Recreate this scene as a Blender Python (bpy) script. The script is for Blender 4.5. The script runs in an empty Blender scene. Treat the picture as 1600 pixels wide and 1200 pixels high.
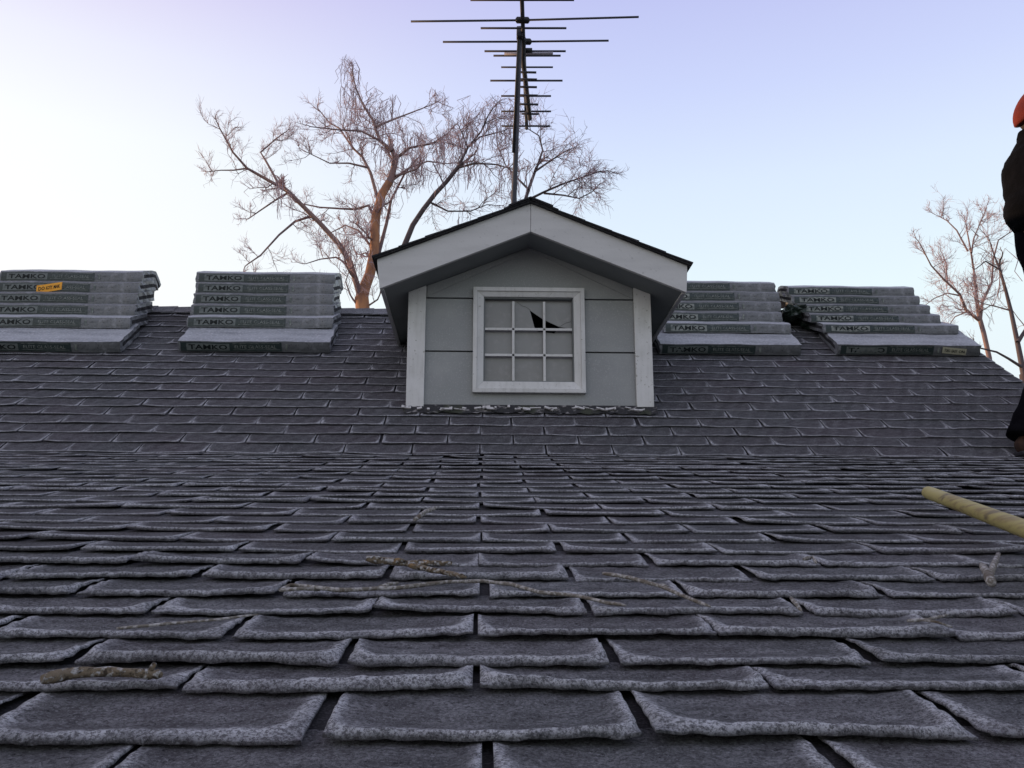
import bpy, bmesh, math, random
import numpy as np
from mathutils import Vector, Matrix
R = math.radians
rng = np.random.default_rng(7)
random.seed(7)
scene = bpy.context.scene

# ------------------------------------------------------------------ camera, sky, sun
F = 1500.0                      # focal length in pixels of the 1600 px photograph
PITCH, YAW = 12.95, 1.90
cam_d = bpy.data.cameras.new('camera'); cam = bpy.data.objects.new('camera', cam_d)
scene.collection.objects.link(cam); scene.camera = cam
cam_d.sensor_width = 36; cam_d.lens = F/1600*36; cam_d.clip_start = 0.03; cam_d.clip_end = 3000
cam.location = (0, 0, 0); cam.rotation_euler = (R(90+PITCH), 0, R(-YAW))
CR = cam.rotation_euler.to_matrix()

SUN_EL, SUN_AZ = 3.6, 24.0       # low, from the left and slightly behind the ridge
sdir = Vector((-math.cos(R(SUN_EL))*math.cos(R(SUN_AZ)), math.cos(R(SUN_EL))*math.sin(R(SUN_AZ)), math.sin(R(SUN_EL))))
sl = bpy.data.lights.new('sun', 'SUN'); sl.energy = 5.0; sl.angle = R(0.5); sl.color = (1.0, 0.62, 0.34)
so = bpy.data.objects.new('sun', sl); scene.collection.objects.link(so)
so.rotation_euler = sdir.to_track_quat('Z', 'Y').to_euler(); so.location = (-20, 5, 10)

def lin(c):
    return tuple(((v/255)/12.92 if v/255 <= .04045 else ((v/255+.055)/1.055)**2.4) for v in c)

w = bpy.data.worlds.new('World'); scene.world = w; w.use_nodes = True
nt = w.node_tree; nt.nodes.clear(); N = nt.nodes.new; L = nt.links.new
out = N('ShaderNodeOutputWorld'); bg = N('ShaderNodeBackground'); L(bg.outputs[0], out.inputs[0])
sky = N('ShaderNodeTexSky'); sky.sky_type = 'NISHITA'; sky.sun_disc = False
sky.sun_elevation = R(SUN_EL); sky.sun_rotation = math.atan2(sdir.x, sdir.y)
tc = N('ShaderNodeTexCoord'); sep = N('ShaderNodeSeparateXYZ'); L(tc.outputs['Generated'], sep.inputs[0])
def ramp(stops):
    r = N('ShaderNodeValToRGB'); e = r.color_ramp.elements
    while len(e) > 1: e.remove(e[-1])
    for i, (p, c) in enumerate(stops):
        if i == 0: e[0].position = p; q = e[0]
        else: q = e.new(p)
        q.color = (*lin(c), 1)
    return r
ra = ramp([(0, (254, 251, 244)), (.34, (255, 255, 255)), (.43, (252, 255, 255)), (.50, (240, 241, 255)), (.58, (219, 208, 242)), (.72, (200, 195, 228)), (1, (180, 180, 196))])
rb = ramp([(0, (238, 238, 240)), (.30, (232, 248, 254)), (.41, (219, 234, 254)), (.49, (204, 215, 252)), (.57, (191, 197, 242)), (.72, (184, 187, 218)), (1, (178, 180, 193))])
L(sep.outputs['Z'], ra.inputs[0]); L(sep.outputs['Z'], rb.inputs[0])
az = N('ShaderNodeMapRange'); az.inputs['From Min'].default_value = -.50; az.inputs['From Max'].default_value = .18
az.interpolation_type = 'SMOOTHSTEP'; L(sep.outputs['X'], az.inputs['Value'])
mx = N('ShaderNodeMixRGB'); L(az.outputs[0], mx.inputs[0]); L(ra.outputs[0], mx.inputs[1]); L(rb.outputs[0], mx.inputs[2])
sc_ = N('ShaderNodeMixRGB'); sc_.blend_type = 'MULTIPLY'; sc_.inputs[0].default_value = 1; sc_.inputs[2].default_value = (.10, .10, .10, 1)
L(sky.outputs[0], sc_.inputs[1])
m2 = N('ShaderNodeMixRGB'); m2.inputs[0].default_value = .02; L(mx.outputs[0], m2.inputs[1]); L(sc_.outputs[0], m2.inputs[2])
L(m2.outputs[0], bg.inputs[0]); bg.inputs[1].default_value = 1.04
scene.view_settings.view_transform = 'Standard'; scene.view_settings.look = 'None'
scene.view_settings.exposure = 0; scene.view_settings.gamma = 1

# ------------------------------------------------------------------ measuring helpers: where a sight line meets a real plane
def ray(px, py):
    return CR @ Vector(((px-800)/F, -(py-600)/F, -1))
def atY(px, py, Y):
    d = ray(px, py); return d*(Y/d.y)
KY, KZ = 4.290, 0.663            # the break between the two roof slopes
RY, RZ = 6.036, 1.862            # the ridge
A1 = R(13.0); A2 = math.atan2(RZ-KZ, RY-KY)
D1 = Vector((0, math.cos(A1), math.sin(A1))); N1 = Vector((0, -math.sin(A1), math.cos(A1)))
D2 = Vector((0, math.cos(A2), math.sin(A2))); N2 = Vector((0, -math.sin(A2), math.cos(A2)))
KP = Vector((0, KY, KZ)); LEN2 = math.hypot(RY-KY, RZ-KZ); LEN1 = 3.86
def on_low(px, py, lift=0.012):
    d = ray(px, py); return d*((KP+N1*lift).dot(N1)/d.dot(N1))
def on_up(px, py, lift=0.012):
    d = ray(px, py); return d*((KP+N2*lift).dot(N2)/d.dot(N2))
XL, XR = -5.6, 2.985
GZ = -3.0

# ------------------------------------------------------------------ object helpers
def link(o, parent=None):
    scene.collection.objects.link(o)
    if parent: o.parent = parent
    return o
def tag(o, label=None, cat=None, group=None, kind=None):
    if label: o['label'] = label
    if cat: o['category'] = cat
    if group: o['group'] = group
    if kind: o['kind'] = kind
    return o
def thing(name, loc, label, cat, group=None):
    o = bpy.data.objects.new(name, None); o.location = loc; o.empty_display_size = .1
    link(o); return tag(o, label, cat, group)
def mesh_obj(name, me, mat, parent=None):
    """me is in world coordinates; children keep their thing's origin"""
    o = bpy.data.objects.new(name, me)
    for m in (mat if isinstance(mat, (list, tuple)) else [mat]): me.materials.append(m)
    if parent:
        off = Vector(parent.location); pp = parent.parent
        while pp: off += pp.location; pp = pp.parent
        me.transform(Matrix.Translation(-off))
    return link(o, parent)
class MB:
    def __init__(s): s.v = []; s.f = []; s.mi = []
    def add(s, vs, fs, m=0):
        b = len(s.v); s.v += [tuple(v) for v in vs]
        s.f += [tuple(i+b for i in f) for f in fs]; s.mi += [m]*len(fs)
    def box(s, c, sz, rot=None, m=0):
        vs = []
        for i in (-1, 1):
            for j in (-1, 1):
                for k in (-1, 1):
                    p = Vector((i*sz[0]/2, j*sz[1]/2, k*sz[2]/2))
                    if rot: p = rot @ p
                    vs.append(p+Vector(c))
        s.add(vs, [(0, 1, 3, 2), (4, 6, 7, 5), (0, 4, 5, 1), (2, 3, 7, 6), (0, 2, 6, 4), (1, 5, 7, 3)], m)
    def prism(s, pts, dy, m=0):
        """pts: polygon of world points, counter-clockwise seen from the front; extruded by vector dy"""
        n = len(pts); dy = Vector(dy); a = [Vector(p) for p in pts]
        s.add(a+[p+dy for p in a], [tuple(range(n)), tuple(range(2*n-1, n-1, -1))]+[(i, i+n, (i+1) % n+n, (i+1) % n) for i in range(n)], m)
    def tube(s, pts, rad, n=8, m=0, cap=True):
        pts = [Vector(p) for p in pts]; k = len(pts)
        if not hasattr(rad, '__len__'): rad = [rad]*k
        vs = []; up = None
        for i, p in enumerate(pts):
            t = (pts[min(i+1, k-1)]-pts[max(i-1, 0)])
            t = t.normalized() if t.length > 1e-9 else Vector((0, 0, 1))
            if up is None: up = t.orthogonal().normalized()
            up = (up-t*up.dot(t)); up = up.normalized() if up.length > 1e-6 else t.orthogonal().normalized()
            q = t.cross(up)
            for j in range(n):
                a = 2*math.pi*j/n; vs.append(p+(up*math.cos(a)+q*math.sin(a))*rad[i])
        fs = [(i*n+j, i*n+(j+1) % n, (i+1)*n+(j+1) % n, (i+1)*n+j) for i in range(k-1) for j in range(n)]
        if cap: fs += [tuple(range(n-1, -1, -1)), tuple((k-1)*n+j for j in range(n))]
        s.add(vs, fs, m)
    def build(s, name, mat, parent=None, smooth=False, bevel=0):
        me = bpy.data.meshes.new(name); me.from_pydata(s.v, [], s.f)
        for p, m in zip(me.polygons, s.mi): p.material_index = m
        me.validate()
        if smooth: me.shade_smooth()
        o = mesh_obj(name, me, mat, parent)
        if bevel:
            b = o.modifiers.new('bevel', 'BEVEL'); b.width = bevel; b.segments = 2; b.limit_method = 'ANGLE'
        return o

# ------------------------------------------------------------------ materials
def mat(name, col, rough=.8, noise=None, bump=None, spec=.3, metal=0, frost=None):
    """noise = list of (scale, colour, low, high, detail) layers; bump = (scale, strength, distance)"""
    m = bpy.data.materials.new(name); m.use_nodes = True
    t = m.node_tree; b = t.nodes['Principled BSDF']; nn = t.nodes.new; ll = t.links.new
    b.inputs['Roughness'].default_value = rough; b.inputs['Metallic'].default_value = metal
    b.inputs['Specular IOR Level'].default_value = spec
    b.inputs['Base Color'].default_value = (*col, 1)
    co = nn('ShaderNodeTexCoord').outputs['Object']; cur = None
    for (sc, c2, lo, hi, det) in (noise or []):
        mp = nn('ShaderNodeMapping'); ll(co, mp.inputs[0])
        mp.inputs['Scale'].default_value = sc if hasattr(sc, '__len__') else (sc, sc, sc)
        n = nn('ShaderNodeTexNoise'); n.inputs['Scale'].default_value = 1; n.inputs['Detail'].default_value = det
        ll(mp.outputs[0], n.inputs['Vector'])
        r = nn('ShaderNodeMapRange'); r.inputs['From Min'].default_value = lo; r.inputs['From Max'].default_value = hi
        ll(n.outputs['Fac'], r.inputs['Value'])
        x = nn('ShaderNodeMixRGB'); ll(r.outputs[0], x.inputs[0])
        if cur: ll(cur, x.inputs[1])
        else: x.inputs[1].default_value = (*col, 1)
        x.inputs[2].default_value = (*c2, 1); cur = x.outputs[0]
    if cur: ll(cur, b.inputs['Base Color'])
    if bump:
        n = nn('ShaderNodeTexNoise'); n.inputs['Scale'].default_value = bump[0]; n.inputs['Detail'].default_value = 3
        ll(co, n.inputs['Vector'])
        bm_ = nn('ShaderNodeBump'); bm_.inputs['Strength'].default_value = bump[1]; bm_.inputs['Distance'].default_value = bump[2]
        ll(n.outputs['Fac'], bm_.inputs['Height']); ll(bm_.outputs[0], b.inputs['Normal'])
    return m

def shingle_mat(name, frost_gain=1.0, dark=(.048, .049, .0525)):
    """weathered mineral granules; hoar frost collects where the 'frost' attribute (tab edges) says"""
    m = bpy.data.materials.new(name); m.use_nodes = True
    t = m.node_tree; b = t.nodes['Principled BSDF']; nn = t.nodes.new; ll = t.links.new
    b.inputs['Roughness'].default_value = .92; b.inputs['Specular IOR Level'].default_value = .15
    co = nn('ShaderNodeTexCoord').outputs['Object']
    def noise(scale, det=2, rough=.6):
        n = nn('ShaderNodeTexNoise'); n.inputs['Scale'].default_value = scale; n.inputs['Detail'].default_value = det
        n.inputs['Roughness'].default_value = rough; ll(co, n.inputs['Vector']); return n.outputs['Fac']
    def mr(v, a, b_, c=0., d=1.):
        r = nn('ShaderNodeMapRange'); ll(v, r.inputs['Value'])
        for k, x in zip(('From Min', 'From Max', 'To Min', 'To Max'), (a, b_, c, d)): r.inputs[k].default_value = x
        return r.outputs[0]
    def mth(op, a, b_):
        q = nn('ShaderNodeMath'); q.operation = op
        for i, v in enumerate((a, b_)):
            if hasattr(v, 'node'): ll(v, q.inputs[i])
            else: q.inputs[i].default_value = v
        return q.outputs[0]
    def mix(f, a, b_):
        q = nn('ShaderNodeMixRGB')
        ll(f, q.inputs[0])
        for i, v in ((1, a), (2, b_)):
            if hasattr(v, 'node'): ll(v, q.inputs[i])
            else: q.inputs[i].default_value = (*v, 1)
        return q.outputs[0]
    at = nn('ShaderNodeAttribute'); at.attribute_name = 'frost'
    tone = nn('ShaderNodeAttribute'); tone.attribute_name = 'tone'
    base = mix(mr(noise(2.3, 3), .38, .62), dark, (dark[0]*1.25, dark[1]*1.05, dark[2]*1.12))
    base = mix(tone.outputs['Fac'], base, tuple(v*1.7 for v in dark))
    base = mix(mr(noise(200, 4, .9), .54, .64), base, (.22, .222, .24))         # pale granules
    base = mix(mr(noise(150, 3, .8), .56, .63), base, (.009, .008, .010))          # bare spots
    fr = at.outputs['Fac']
    patch = mr(noise(14, 3), .3, .7, .55, 1.2)
    speck = mr(noise(210, 4, .9), .44, .56)
    f = mth('MULTIPLY', mth('MULTIPLY', fr, patch), mth('ADD', mth('MULTIPLY', speck, .80), .16))
    f2 = mth('MULTIPLY', f, frost_gain)
    q = nn('ShaderNodeClamp'); ll(f2, q.inputs[0])
    colr = mix(q.outputs[0], base, (.58, .59, .63))
    ll(colr, b.inputs['Base Color'])
    bp = nn('ShaderNodeBump'); bp.inputs['Strength'].default_value = 1.0; bp.inputs['Distance'].default_value = .0055
    ll(noise(230, 4, .85), bp.inputs['Height']); ll(bp.outputs[0], b.inputs['Normal'])
    return m
M = {}
M['shingle'] = shingle_mat('old_shingles', 1.0)
M['deck'] = mat('slot_granules', (.022, .021, .024), .95, [(300, (.06, .058, .065), .5, .7, 2)], (300, .6, .002))
M['white'] = mat('weathered_white_paint', (.60, .60, .585), .6, [((60, 60, 6), (.50, .50, .48), .45, .75, 3), (9, (.66, .66, .65), .4, .7, 3), (70, (.36, .35, .32), .66, .76, 2)], (90, .35, .002))
M['fascia'] = mat('grey_white_fascia_paint', (.56, .56, .55), .6, [((3, 3, 20), (.50, .50, .49), .4, .7, 3), (60, (.42, .42, .41), .64, .75, 3)], (80, .3, .002))
M['siding'] = mat('grey_blue_siding_paint', (.28, .29, .29), .65, [((2, 2, 9), (.27, .285, .28), .4, .7, 4), (5, (.34, .35, .345), .5, .8, 4), (140, (.36, .37, .365), .55, .75, 2)], (120, .25, .0015))
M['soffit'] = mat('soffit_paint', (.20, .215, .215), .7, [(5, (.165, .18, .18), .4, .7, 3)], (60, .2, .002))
M['pane'] = mat('dusty_window_sheet', (.215, .215, .21), .3, [(6, (.19, .187, .18), .42, .68, 4), (40, (.245, .24, .235), .52, .8, 3)], (6, .25, .02), .6)
M['dark'] = mat('dark_attic', (.012, .012, .014), .9)  # near-black in place of the attic's missing light; also colours the pane cracks
M['flash'] = mat('dirty_flashing', (.035, .035, .038), .8, [((30, 30, 60), (.22, .21, .21), .56, .66, 4), (9, (.05, .055, .04), .5, .6, 3)], (90, .8, .006))
M['chip'] = mat('peeling_caulk', (.55, .54, .54), .8, [(60, (.16, .15, .15), .5, .68, 3)], (120, .6, .003))
M['wrap'] = mat('grey_bundle_wrapper', (.165, .172, .182), .42, [((4, 30, 30), (.115, .122, .13), .4, .62, 4), (25, (.235, .24, .255), .55, .70, 4), (140, (.05, .055, .058), .58, .68, 3)], (22, .9, .012), .5)
M['wraptop'] = mat('frosted_bundle_top', (.33, .345, .37), .6, [((3, 14, 14), (.20, .21, .23), .42, .68, 4), (80, (.50, .51, .55), .5, .8, 3)], (30, .9, .010), .4)
M['band'] = mat('dark_green_print', (.020, .034, .032), .45, [((9, 40, 40), (.034, .050, .049), .45, .7, 3), (60, (.085, .10, .10), .58, .80, 3)], (25, .5, .005), .5)
M['panel'] = mat('faded_print_panel', (.14, .16, .155), .5, [(45, (.09, .105, .10), .45, .65, 3)], None, .4)
M['ink'] = mat('black_print', (.008, .012, .012), .6)
M['pale'] = mat('pale_print', (.26, .28, .26), .6, [(50, (.12, .14, .13), .42, .62, 2)])
M['orange'] = mat('orange_sticker', (.90, .42, .045), .55, [(60, (.75, .28, .03), .5, .8, 2)])
M['cream'] = mat('cream_sticker', (.44, .43, .32), .55, [(60, (.35, .33, .25), .5, .8, 2)])
M['asph'] = mat('shingle_edges', (.022, .022, .024), .9, [(90, (.05, .05, .055), .5, .7, 2)], (200, .6, .003))
M['droof'] = mat('dormer_shingles', (.022, .022, .025), .92, [(250, (.055, .053, .06), .5, .7, 2)], (300, .7, .003))
M['metal'] = mat('dull_aluminium_dark', (.045, .047, .058), .6, [(8, (.07, .07, .085), .5, .7, 2)], None, .3, 0)
M['plastic'] = mat('black_insulator', (.02, .02, .024), .5)
M['wood'] = mat('pale_wooden_handle', (.34, .29, .105), .6, [((90, 5, 90), (.22, .165, .07), .45, .66, 4), (3, (.40, .35, .14), .45, .7, 2), ((40, 8, 40), (.13, .10, .055), .58, .68, 3)], (160, .25, .001), .4)
M['steel'] = mat('worn_steel', (.12, .12, .13), .45, [(20, (.07, .05, .04), .5, .7, 3)], None, .5, .7)
M['twig'] = mat('frosted_twig', (.15, .135, .115), .85, [(160, (.38, .37, .365), .46, .62, 3), (40, (.09, .07, .05), .5, .7, 2)], (260, .8, .0015))
M['rot'] = mat('rotten_bark', (.15, .12, .085), .9, [(28, (.24, .155, .075), .57, .66, 3), (120, (.045, .035, .025), .52, .62, 3), (150, (.36, .36, .36), .53, .66, 3)], (90, 1.0, .008))
M['bark'] = mat('sunlit_bark', (.46, .23, .12), .9, [((6, 6, 2), (.22, .12, .09), .4, .65, 4)], (12, .6, .03))  # brown bark with the low sun's orange light painted into its colour
M['bough'] = mat('grey_brown_bark', (.27, .18, .16), .9, [((4, 4, 2), (.17, .12, .13), .4, .65, 3)])
M['twigs'] = mat('fine_twigs', (.50, .37, .38), .9, [(1.2, (.38, .29, .34), .4, .6, 2)])  # pale pink carries the bright sky's bloom around thin twigs
M['darkbough'] = mat('dark_bark', (.10, .08, .085), .9, [((4, 4, 2), (.07, .055, .06), .4, .65, 3)])
M['pod'] = mat('dry_pods', (.40, .31, .33), .9)
M['jacket'] = mat('black_jacket_cloth', (.0035, .004, .0055), 1.0, [(9, (.006, .0065, .009), .45, .7, 3)], (14, .5, .03), .03)
M['trouser'] = mat('black_trouser_cloth', (.0035, .0035, .005), 1.0, [(12, (.006, .006, .008), .45, .7, 3)], (16, .5, .02), .03)
M['knit'] = mat('orange_red_knit', (.13, .015, .008), .95, [(14, (.09, .010, .009), .45, .7, 3)], (120, .5, .006))
M['skin'] = mat('skin', (.48, .27, .20), .55)
M['hair'] = mat('dark_hair', (.03, .02, .015), .7)
M['boot'] = mat('brown_boot_leather', (.03, .016, .012), .8, [(30, (.05, .025, .015), .5, .7, 2)], (60, .4, .004))
M['eye'] = mat('eye', (.7, .7, .68), .3)
M['ground'] = mat('winter_lawn', (.085, .075, .045), .95, [(.6, (.05, .06, .03), .4, .65, 4), (.05, (.11, .10, .08), .4, .6, 3)])
M['wallsiding'] = mat('house_wall_paint', (.33, .35, .35), .7, [(3, (.29, .31, .31), .4, .7, 3)])

# ------------------------------------------------------------------ ground
g = MB(); g.add([(-1500, -1500, GZ), (1500, -1500, GZ), (1500, 1500, GZ), (-1500, 1500, GZ)], [(0, 1, 2, 3)])
tag(g.build('ground', M['ground']), kind='structure')

# ------------------------------------------------------------------ house
house = thing('house', (0, 3, GZ), 'shingled house roof with two slopes, covered in frosty curling grey shingles, with a gabled dormer', 'house')
LOWP = KP-D1*LEN1
def back_z(y): return RZ-(y-RY)*math.tan(A2)
BY = RY+4.2
# deck under the shingles (a shell with thickness) and walls
d = MB()
prof = [LOWP, KP, Vector((0, RY, RZ)), Vector((0, BY, back_z(BY)))]
for i in range(3):
    a, b = prof[i], prof[i+1]
    n = Vector((0, -(b-a).z, (b-a).y)).normalized()
    o_ = .0095 if i == 0 else .001
    a = a-n*o_; b = b-n*o_
    vs = []
    for X in (XL, XR):
        vs += [Vector((X, a.y, a.z)), Vector((X, b.y, b.z)), Vector((X, b.y, b.z))-n*.03, Vector((X, a.y, a.z))-n*.03]
    d.add(vs, [(0, 4, 5, 1), (3, 2, 6, 7), (0, 1, 2, 3), (4, 7, 6, 5), (0, 3, 7, 4), (1, 5, 6, 2)])
d.build('roof', M['deck'], house)
wl = MB(); e = .25
pts = [(LOWP.y+e, GZ), (LOWP.y+e, LOWP.z+e*math.tan(A1)-.05), (KY, KZ-.06), (RY, RZ-.06), (BY-e, back_z(BY-e)-.06), (BY-e, GZ)]
wl.prism([(XL+.2, y, z) for y, z in pts], (XR-XL-.4, 0, 0))
wl.build('wall', M['wallsiding'], house)
for X in (XL+.012, XR-.03):
    rk = MB(); lo = []; hi_ = []
    for i, p in enumerate(prof):
        n = Vector((0, 0, 1)); hi_.append((X, p.y, p.z-.045)); lo.append((X, p.y, p.z-.17))
    rk.prism(lo+hi_[::-1], (.018, 0, 0))
    rk.build('rake_board', M['fascia'], house)
ev = MB(); ev.box((0.5*(XL+XR), LOWP.y+.01, LOWP.z-.11), (XR-XL-.1, .02, .15)); ev.build('eave_fascia', M['fascia'], house)

# ------------------------------------------------------------------ shingle tabs
def wob(x, y, ks, seed):
    r = np.random.default_rng(seed); o = 0
    for k, a in ks:
        for _ in range(3):
            th = r.uniform(0, 6.28); o = o+a*np.sin(k*(x*np.cos(th)+y*np.sin(th))*r.uniform(.7, 1.4)+r.uniform(0, 6.28))
    return o
def tabs(name, O, D, Nn, rows, curl, seed, skip=None, tabw=.3048, xmin=XL, xmax=XR-.002, frost_amt=1.0, hires=None, slotw=(.006, .012), smax=None, wfs=1.0):
    """rows: list of (s_butt, exposure, phase, zlift). One tab = curled grid with a thick front edge."""
    r = np.random.default_rng(seed); V = []; Fc = []; FR = []; TN = []; base = 0
    for ri, (s0, ex, ph, lift) in enumerate(rows):
        k0 = math.floor((xmin-ph)/tabw)-1; k1 = math.ceil((xmax-ph)/tabw)+1
        for k in range(k0, k1+1):
            sw = r.uniform(*slotw)
            xa = ph+k*tabw+sw/2+r.normal(0, .0025); xb = ph+(k+1)*tabw-sw/2+r.normal(0, .0025)
            xa = max(xa, xmin); xb = min(xb, xmax)
            if xb-xa < .02: continue
            if skip and skip(.5*(xa+xb), s0): continue
            hi = hires(s0) if hires else 1
            nu, nv = (34, 18) if hi == 2 else ((18, 10) if hi == 1 else (9, 6))
            u = np.linspace(-1, 1, nu); u = np.sign(u)*(1-(1-np.abs(u))**1.5)
            v = np.linspace(0, 1, nv)**1.7*1.35
            U, Vv = np.meshgrid(u, v)
            hw = (xb-xa)/2; X = (xa+xb)/2+U*hw
            far0 = (1 if s0 < -1.7 else .6) if seed == 11 else 1
            cb = curl*r.uniform(.55, 1.3); cs1, cs2 = curl*far0*r.uniform(-.1, .75, 2)
            if r.random() < .06: cs1 += curl*.9
            dS = Vv*ex
            dl = (U+1)*hw; dr = (1-U)*hw
            wf = r.uniform(.007, .0145)*wfs*(1 if s0 < -2.9 else .8)
            butt = 1.25*wob(X, 0*X+s0*3, [(16, .0014*wfs), (33, .0010), (90, .0007)], seed*99+ri)
            S = s0+dS+butt*(np.exp(-dS/.03))+ .0012*np.sin(5*X+ri)
            fade = np.clip(1.2-Vv, 0, 1)**.5
            kk = .0125*wfs**.5
            dc = -kk*np.log(np.exp(-dS/kk)+np.exp(-dl*1.1/kk)*fade+np.exp(-dr*1.1/kk)*fade+1e-9)
            dc = np.maximum(dc+.0015, 0)
            dp = wf*(1+wob(X+k*.13, S, [(22, .13), (55, .07)], seed+ri))
            far = 1-.5*min(1, max(0, (s0+S_K-2.6)/1.7)) if seed == 11 else 1
            amp = far*cb*(1+.5*wob(X+ri*.37, S*.4, [(3.1, .35), (8, .3)], seed*5))
            g_ = np.where(dc < dp, .34+.66*np.sin(np.pi/2*np.clip(dc/dp, 0, 1)), np.exp(-(np.maximum(dc-dp, 0)/(.019*wfs))**1.4))
            hs = (cs1*np.exp(-dl/.05)+cs2*np.exp(-dr/.05))*np.exp(-dS/.07)
            z = lift*(1-Vv/1.4)+.0012+amp*g_*fade+hs
            z += wob(X+ri*.21, 0*S, [(3.3, .0011), (10, .0009)], seed*7)*np.clip(1.2-Vv, 0, 1)
            if hi == 2: z += wob(X, S, [(130, .00055), (290, .00035)], seed*3)
            z -= .0012*np.exp(-dS/.0022)
            wide = dp*(1.2+.9*np.exp(-(dS+np.minimum(dl, dr))/.05))
            near = seed == 11 and s0 < -2.6
            ff = (.25 if near else .11)+(.62 if near else .50)/(1+np.exp((dc-wide)/(.0045*wfs)))+(.62 if near else 1.1)*np.exp(-((dc-dp)/(.005*wfs))**2)-.55*np.exp(-dS/.0028)+.10*wob(X, S*2, [(60, .4), (110, .4)], seed+9)  # edge frost, with rim light and dark butt shade painted into the same values
            ff = np.clip(ff*frost_amt*r.uniform(.8, 1.15), 0, 1.3)
            tn = np.full(X.shape, r.uniform(0, .55)**1.3)
            if smax is not None: S = np.minimum(S, smax)
            # skirt ring below the three free edges
            P = np.stack([X, S, z], -1).reshape(-1, 3); ff = ff.reshape(-1); tn = tn.reshape(-1)
            idx = np.arange(nu*nv).reshape(nv, nu)
            q = np.stack([idx[:-1, :-1], idx[:-1, 1:], idx[1:, 1:], idx[1:, :-1]], -1).reshape(-1, 4)
            loop = np.concatenate([idx[::-1, 0], idx[0, 1:], idx[1:, -1]])
            th = .0032*r.uniform(.8, 1.2)
            Pl = P[loop].copy(); Pl[:, 2] -= th; nb = len(P); nl = len(loop)
            Pl[:, 1] += .0008
            a = loop[:-1]; b = loop[1:]; c = nb+np.arange(1, nl); dd = nb+np.arange(nl-1)
            q2 = np.stack([b, a, dd, c], -1)
            V.append(P); V.append(Pl); FR += [ff, ff[loop]*.30]; TN += [tn, tn[loop]]  # skirt values cut down to paint shade under the tab edges
            Fc.append(np.concatenate([q, q2])+base); base += nb+nl
    P = np.concatenate(V); Q = np.concatenate(Fc)
    Wd = np.outer(P[:, 1], D)+np.outer(P[:, 2], Nn)+np.array(O)[None, :]; Wd[:, 0] += P[:, 0]
    me = bpy.data.meshes.new(name); me.vertices.add(len(Wd)); me.vertices.foreach_set('co', Wd.astype(np.float32).ravel())
    me.loops.add(Q.size); me.polygons.add(len(Q))
    me.loops.foreach_set('vertex_index', Q.astype(np.int32).ravel())
    me.polygons.foreach_set('loop_start', np.arange(0, Q.size, 4, dtype=np.int32))
    me.polygons.foreach_set('use_smooth', np.ones(len(Q), bool))
    for nm, arr in (('frost', FR), ('tone', TN)):
        at = me.attributes.new(nm, 'FLOAT', 'POINT'); at.data.foreach_set('value', np.concatenate(arr).astype(np.float32))
    me.update(calc_edges=True); me.validate()
    # split hard edge between top and skirt
    return me
# rows of the lower slope are placed by depth along it (distance from the camera foot point)
S_K = 4.33                                  # camera-to-break distance along the lower slope
buts = [.575, .70, .852, .994, 1.085, 1.20, 1.325, 1.437]
while buts[-1]+.127 < S_K-.03: buts.append(buts[-1]+.127)
buts.append(S_K+.03)
rows = []
ph0 = .002
for i in range(len(buts)-1):
    ph = ph0 if (i-5) % 2 == 0 else ph0+.1524
    rows.append((buts[i]-S_K, buts[i+1]-buts[i], ph+rng.normal(0, .004), .0055))
me = tabs('lower_shingles', KP-N1*.008, D1, N1, rows, .0080, 11, hires=lambda s: 2 if s+S_K < 1.7 else (1 if s+S_K < 3.1 else 0), slotw=(.005, .019), smax=.015)
mesh_obj('lower_shingles', me, M['shingle'], house)
rows = []; n2 = 20; ex2 = (LEN2-.02)/n2
for i in range(n2):
    ph = ph0 if i % 2 == 0 else ph0+.1524
    rows.append((-.02+i*ex2, ex2, ph+rng.normal(0, .005), .006))
DX0, DX1 = -.355, .865
me = tabs('upper_shingles', KP, D2, N2, rows, .0030, 23, hires=lambda s: 1, skip=lambda x, s: DX0+.17 < x < DX1-.17 and s > .75, slotw=(.005, .010), frost_amt=.85, smax=LEN2-.002, wfs=.6)
mesh_obj('upper_shingles', me, M['shingle'], house)
# back slope: same courses, coarse
DB = Vector((0, -math.cos(A2), math.sin(A2))); NB = Vector((0, math.sin(A2), math.cos(A2)))
OB = Vector((0, BY, back_z(BY)))
LB = (Vector((0, RY, RZ))-OB).length; nb_ = int(LB/.127)
rows = [(i*LB/nb_, LB/nb_, ph0+(i % 2)*.1524, .006) for i in range(nb_)]
me = tabs('back_shingles', OB, DB, NB, rows, .002, 31, hires=lambda s: 0, frost_amt=.6, smax=LB-.002)
me.flip_normals(); mesh_obj('back_shingles', me, M['shingle'], house)
# ridge caps, bent over the ridge
rc = MB(); x = XL; i = 0
while x < XR-.05:
    L_ = min(.2, XR-x); hz = .010+rng.uniform(0, .004)
    for sgn, DD, NN in ((1, D2, N2), (-1, DB, NB)):
        top = Vector((0, RY, RZ+.012+hz)); wv = -DD*.115
        vs = []
        for xx, up in ((x, .0), (x+L_, .006)):
            t0 = top+Vector((xx, 0, up)); vs += [t0, t0+wv, t0+wv-NN*.005]
        rc.add(vs, [(0, 1, 4, 3), (1, 2, 5, 4), (0, 2, 1), (3, 4, 5)])
    x += .127; i += 1
me = bpy.data.meshes.new('ridge_cap'); me.from_pydata(rc.v, [], rc.f)
at = me.attributes.new('frost', 'FLOAT', 'POINT'); at.data.foreach_set('value', np.full(len(rc.v), .5, np.float32))
at = me.attributes.new('tone', 'FLOAT', 'POINT'); at.data.foreach_set('value', np.full(len(rc.v), .3, np.float32))
mesh_obj('ridge_cap', me, M['shingle'], house)

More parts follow.
